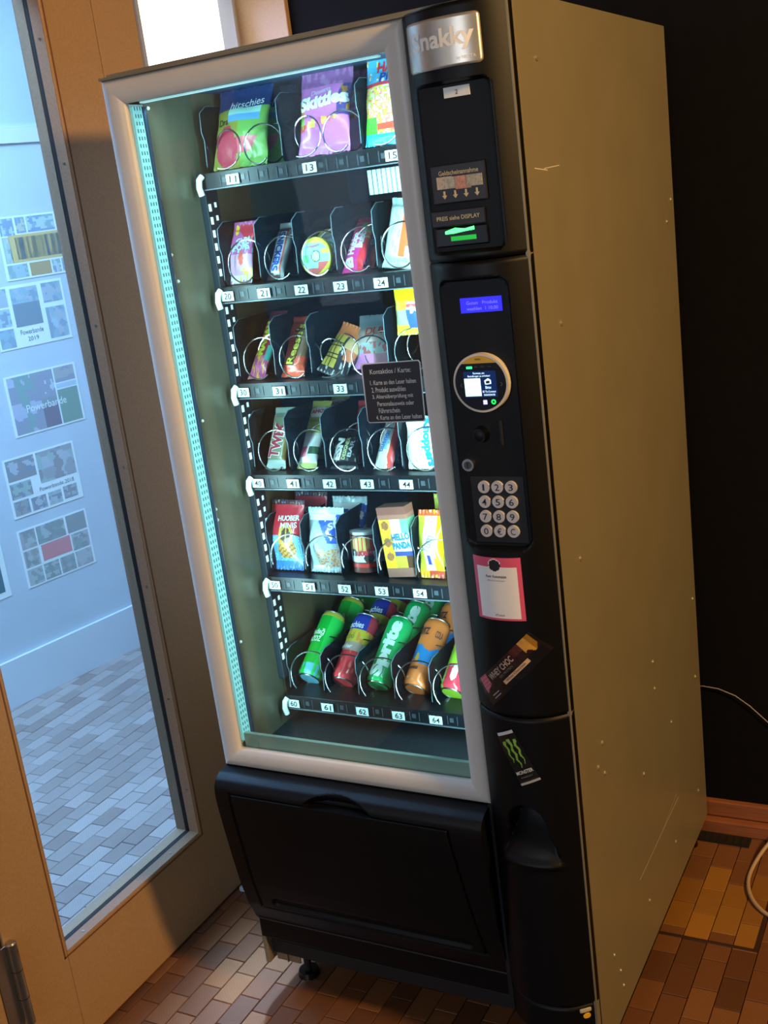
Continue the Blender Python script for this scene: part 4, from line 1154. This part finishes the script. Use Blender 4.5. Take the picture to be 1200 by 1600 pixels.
def p51(u, v, f):
    if not f: return 'a8bcc4'
    if v > .90: return 'b8d8e0'
    if v > .80 and u < .6: return 'f2f8fa'
    if (u-.15)*.5+(v-.50)*1.0 > .02 and v > .45: return '2a5ad0' if nz(u, v) < 1.0 else 'e8f2fa'
    if .06 < v < .36 and abs(u-.2) < .65: return ('b07a5a', 'd0b088', '9ab0bc', 'c89a7a')[int((nz(u*2, v*2)+3)*2) % 4]
    return 'a4b8c0'
k = goods('nut_bag', 'silver and blue snack bag with a white patch in slot 51', 'snack bag', (.173, .203, TZ[4]+.003), 12, .128, .080, .036, 'bag', p51,
      [('Su', .022, .014, (.022, .094), 20, 'dfeaf6', .03)], seed=21, group='snack bags on the fifth shelf')
shift(k, .075, 'silver and blue snack bag standing behind the one in slot 51', dx=.012)
def p52(u, v, f):
    if v > .94: return 'c8ccd0'
    if .52 < v < .90: 
        if u < .55 and ((u+1)*5.2 % 1) > .18: return 'd8b46a'
        return 'c83a34'
    if .26 < v <= .52:
        if u > .1 and (u-.5)**2+(v-.36)**2*6 < .08: return '3c2c28'
        return 'd8e4e8'
    if .14 < v <= .22: return 'd83a34'
    return '6a3a30'
goods('spread_tub', 'plastic tub of breadsticks and hazelnut spread in slot 52', 'tub', (.249, .222, TZ[4]+.003), 6, .080, .056, .044, 'jar', p52,
      [('n', .012, .014, (-.012, .040), 0, '20242a', .03), ('utella', .034, .014, (.012, .041), 3, 'c8303a', .03)], seed=22)
def p53(u, v, f):
    if not f: return '9a6a58'
    if v > .90: return '8a5244'
    if v < .12: return '9a6a5c'
    if v > .82: return 'a86a58'
    if u < -.25:
        for cz in (.74, .50, .30):
            if (u+.62)**2*.055+(v-cz)**2 < .0036: return 'a86a3c' if nz(u*3, v*3) < 1 else '8a5230'
        return 'e8b82c'
    if v < .36: return 'c8a23c' if v < .30 and u < .5 else '3c4a8a' if v > .30 else '5a3a28'
    if v > .62 and u > .45: return '7ab08a'
    return 'f0f0ea'
goods('biscuit_box', 'brown and yellow biscuit box with blue letters in slot 53', 'biscuit box', (.343, .212, TZ[4]+.003), 0, .138, .062, .030, 'box', p53,
      [('HELLO', .038, .014, (.010, .080), 4, '2a7ac0', .05), ('PANDA', .038, .014, (.010, .063), 4, '2a7ac0', .05)], roll=-4, seed=23)
def p54(u, v, f):
    if not f: return 'e0c82c'
    if v > .92: return 'e05a2c'
    if v < .10: return 'e0a02c' if u < -.2 else 'c04a34'
    if v < .30 and u > .3: return 'c8d82c'
    if -.45 < u < .55: return 'f4f4ec' if not (.2 < v < .34 and abs(u+.1) < .14) else '3a4ab8'
    return 'f0e018' if u > .4 else 'c8c83c'
goods('biscuit_stick_bag', 'yellow and white biscuit bag with a red top in slot 54', 'snack bag', (.402, .203, TZ[4]+.002), 10, .128, .052, .030, 'bag', p54,
      [('Yum', .034, .018, (-.002, .066), 70, '6a7a8a', .0)], seed=24)
def p54b(u, v, f):
    if v > .80: return 'c8d05a'
    if v > .45: return 'e08a3c'
    return 'd8b84a'
goods('biscuit_bag', 'lime and orange biscuit bag behind the yellow bag of slot 54', 'snack bag', (.418, .262, TZ[4]+.003), 6, .142, .062, .030, 'bag', p54b,
      [('meiji', .024, .008, (.006, .124), 3, 'e8ecd8', .03)], seed=25)
# row 6: cans lie back in the tray ----------------------------------
CL, CW = .152, .054
CB = [(.098, '60'), (.179, '61'), (.260, '62'), (.344, '63'), (.424, '64')]
def c60(u, v, f):
    if v > .91: return 'c8c84a'
    if v < .18 and nz(u, v*.3) > -.2: return '6ac0d8'
    return '14b23c' if u < .3 else '2ccc54'
def c61(u, v, f):
    if v > .74: return '2a3a9c' if u < .55 else 'b83a4a'
    if v > .54: return 'c8b83c' if nz(u, v) < .8 else 'd88a4a'
    if v > .42: return 'b09a8c'
    return 'd83c44' if nz(u, v) < 1.6 else 'e8705a'
def c62(u, v, f): return '10a85a' if u < .4 else '18c46c'
def c63(u, v, f):
    if .30 < v < .58 and abs(v-.44+.05*math.sin(u*5)) < .12:
        if (u+.15)**2*.4+(v-.38)**2 < .0065: return 'd8a840'
        return '2a86c8'
    return 'e0783c'
def c64(u, v, f):
    if v < .34 and u > -.35: return 'd83a4c' if (u-.1)**2*.5+(v-.22)**2 > .012 else 'f0f0e4'
    if v < .34: return 'e4f0b0' if (u+.6)**2*.4+(v-.2)**2 < .01 else 'a8d03c'
    if v > .62: return 'c8dcc8'
    return 'a0cc3c'
CT = [[('Uluda\u011f', .040, .017, (-.010, .098), 0, 'e0efe4', .03), ('GAZOZ', .036, .013, (-.010, .082), 0, 'e0efe4', .03)],
      [('hitschies', .044, .014, (-.008, .122), 0, 'd4e0f2', .02), ('ACIDO', .026, .009, (-.010, .093), 0, '7a6a2c', .03), ('Raider', .034, .010, (-.010, .071), 0, 'dcdce0', .03)],
      [('Sprite', .128, .036, (.006, .074), 86, 'd6ece4', .06)],
      [('FRITZ', .030, .016, (-.012, .119), 0, '3a2a34', .05), ('COLA', .016, .016, (.024, .116), 0, '3a2a34', .03), ('ORANGE', .026, .007, (-.008, .036), 0, '20242a', .05)],
      [('apfel', .030, .010, (-.008, .080), 0, '7a9a2c', .02)]]
CN = ['green lemonade can with a yellow rim', 'red and dark blue soda can', 'bright green can with huge white letters', 'orange can with a blue patch', 'lime green can with a red apple']
for i, fn in enumerate((c60, c61, c62, c63, c64)):
    sl = CB[i][1]
    e = goods('soda_can', '%s at the front of slot %s' % (CN[i], sl), 'can', (CB[i][0]-.021, .222, TZ[5]+.014), 52, CL, CW, CW, 'can', fn, CT[i], yaw=-4, seed=30+i, group='cans on the lowest shelf')
    shift(e, .085, '%s, second from the front in slot %s' % (CN[i], sl))
    if i < 3: shift(e, .170, '%s, third from the front in slot %s' % (CN[i], sl))
for o in list(bpy.data.objects):
    if o.type == 'MESH' and not o.data.materials: o.data.materials.append(black)
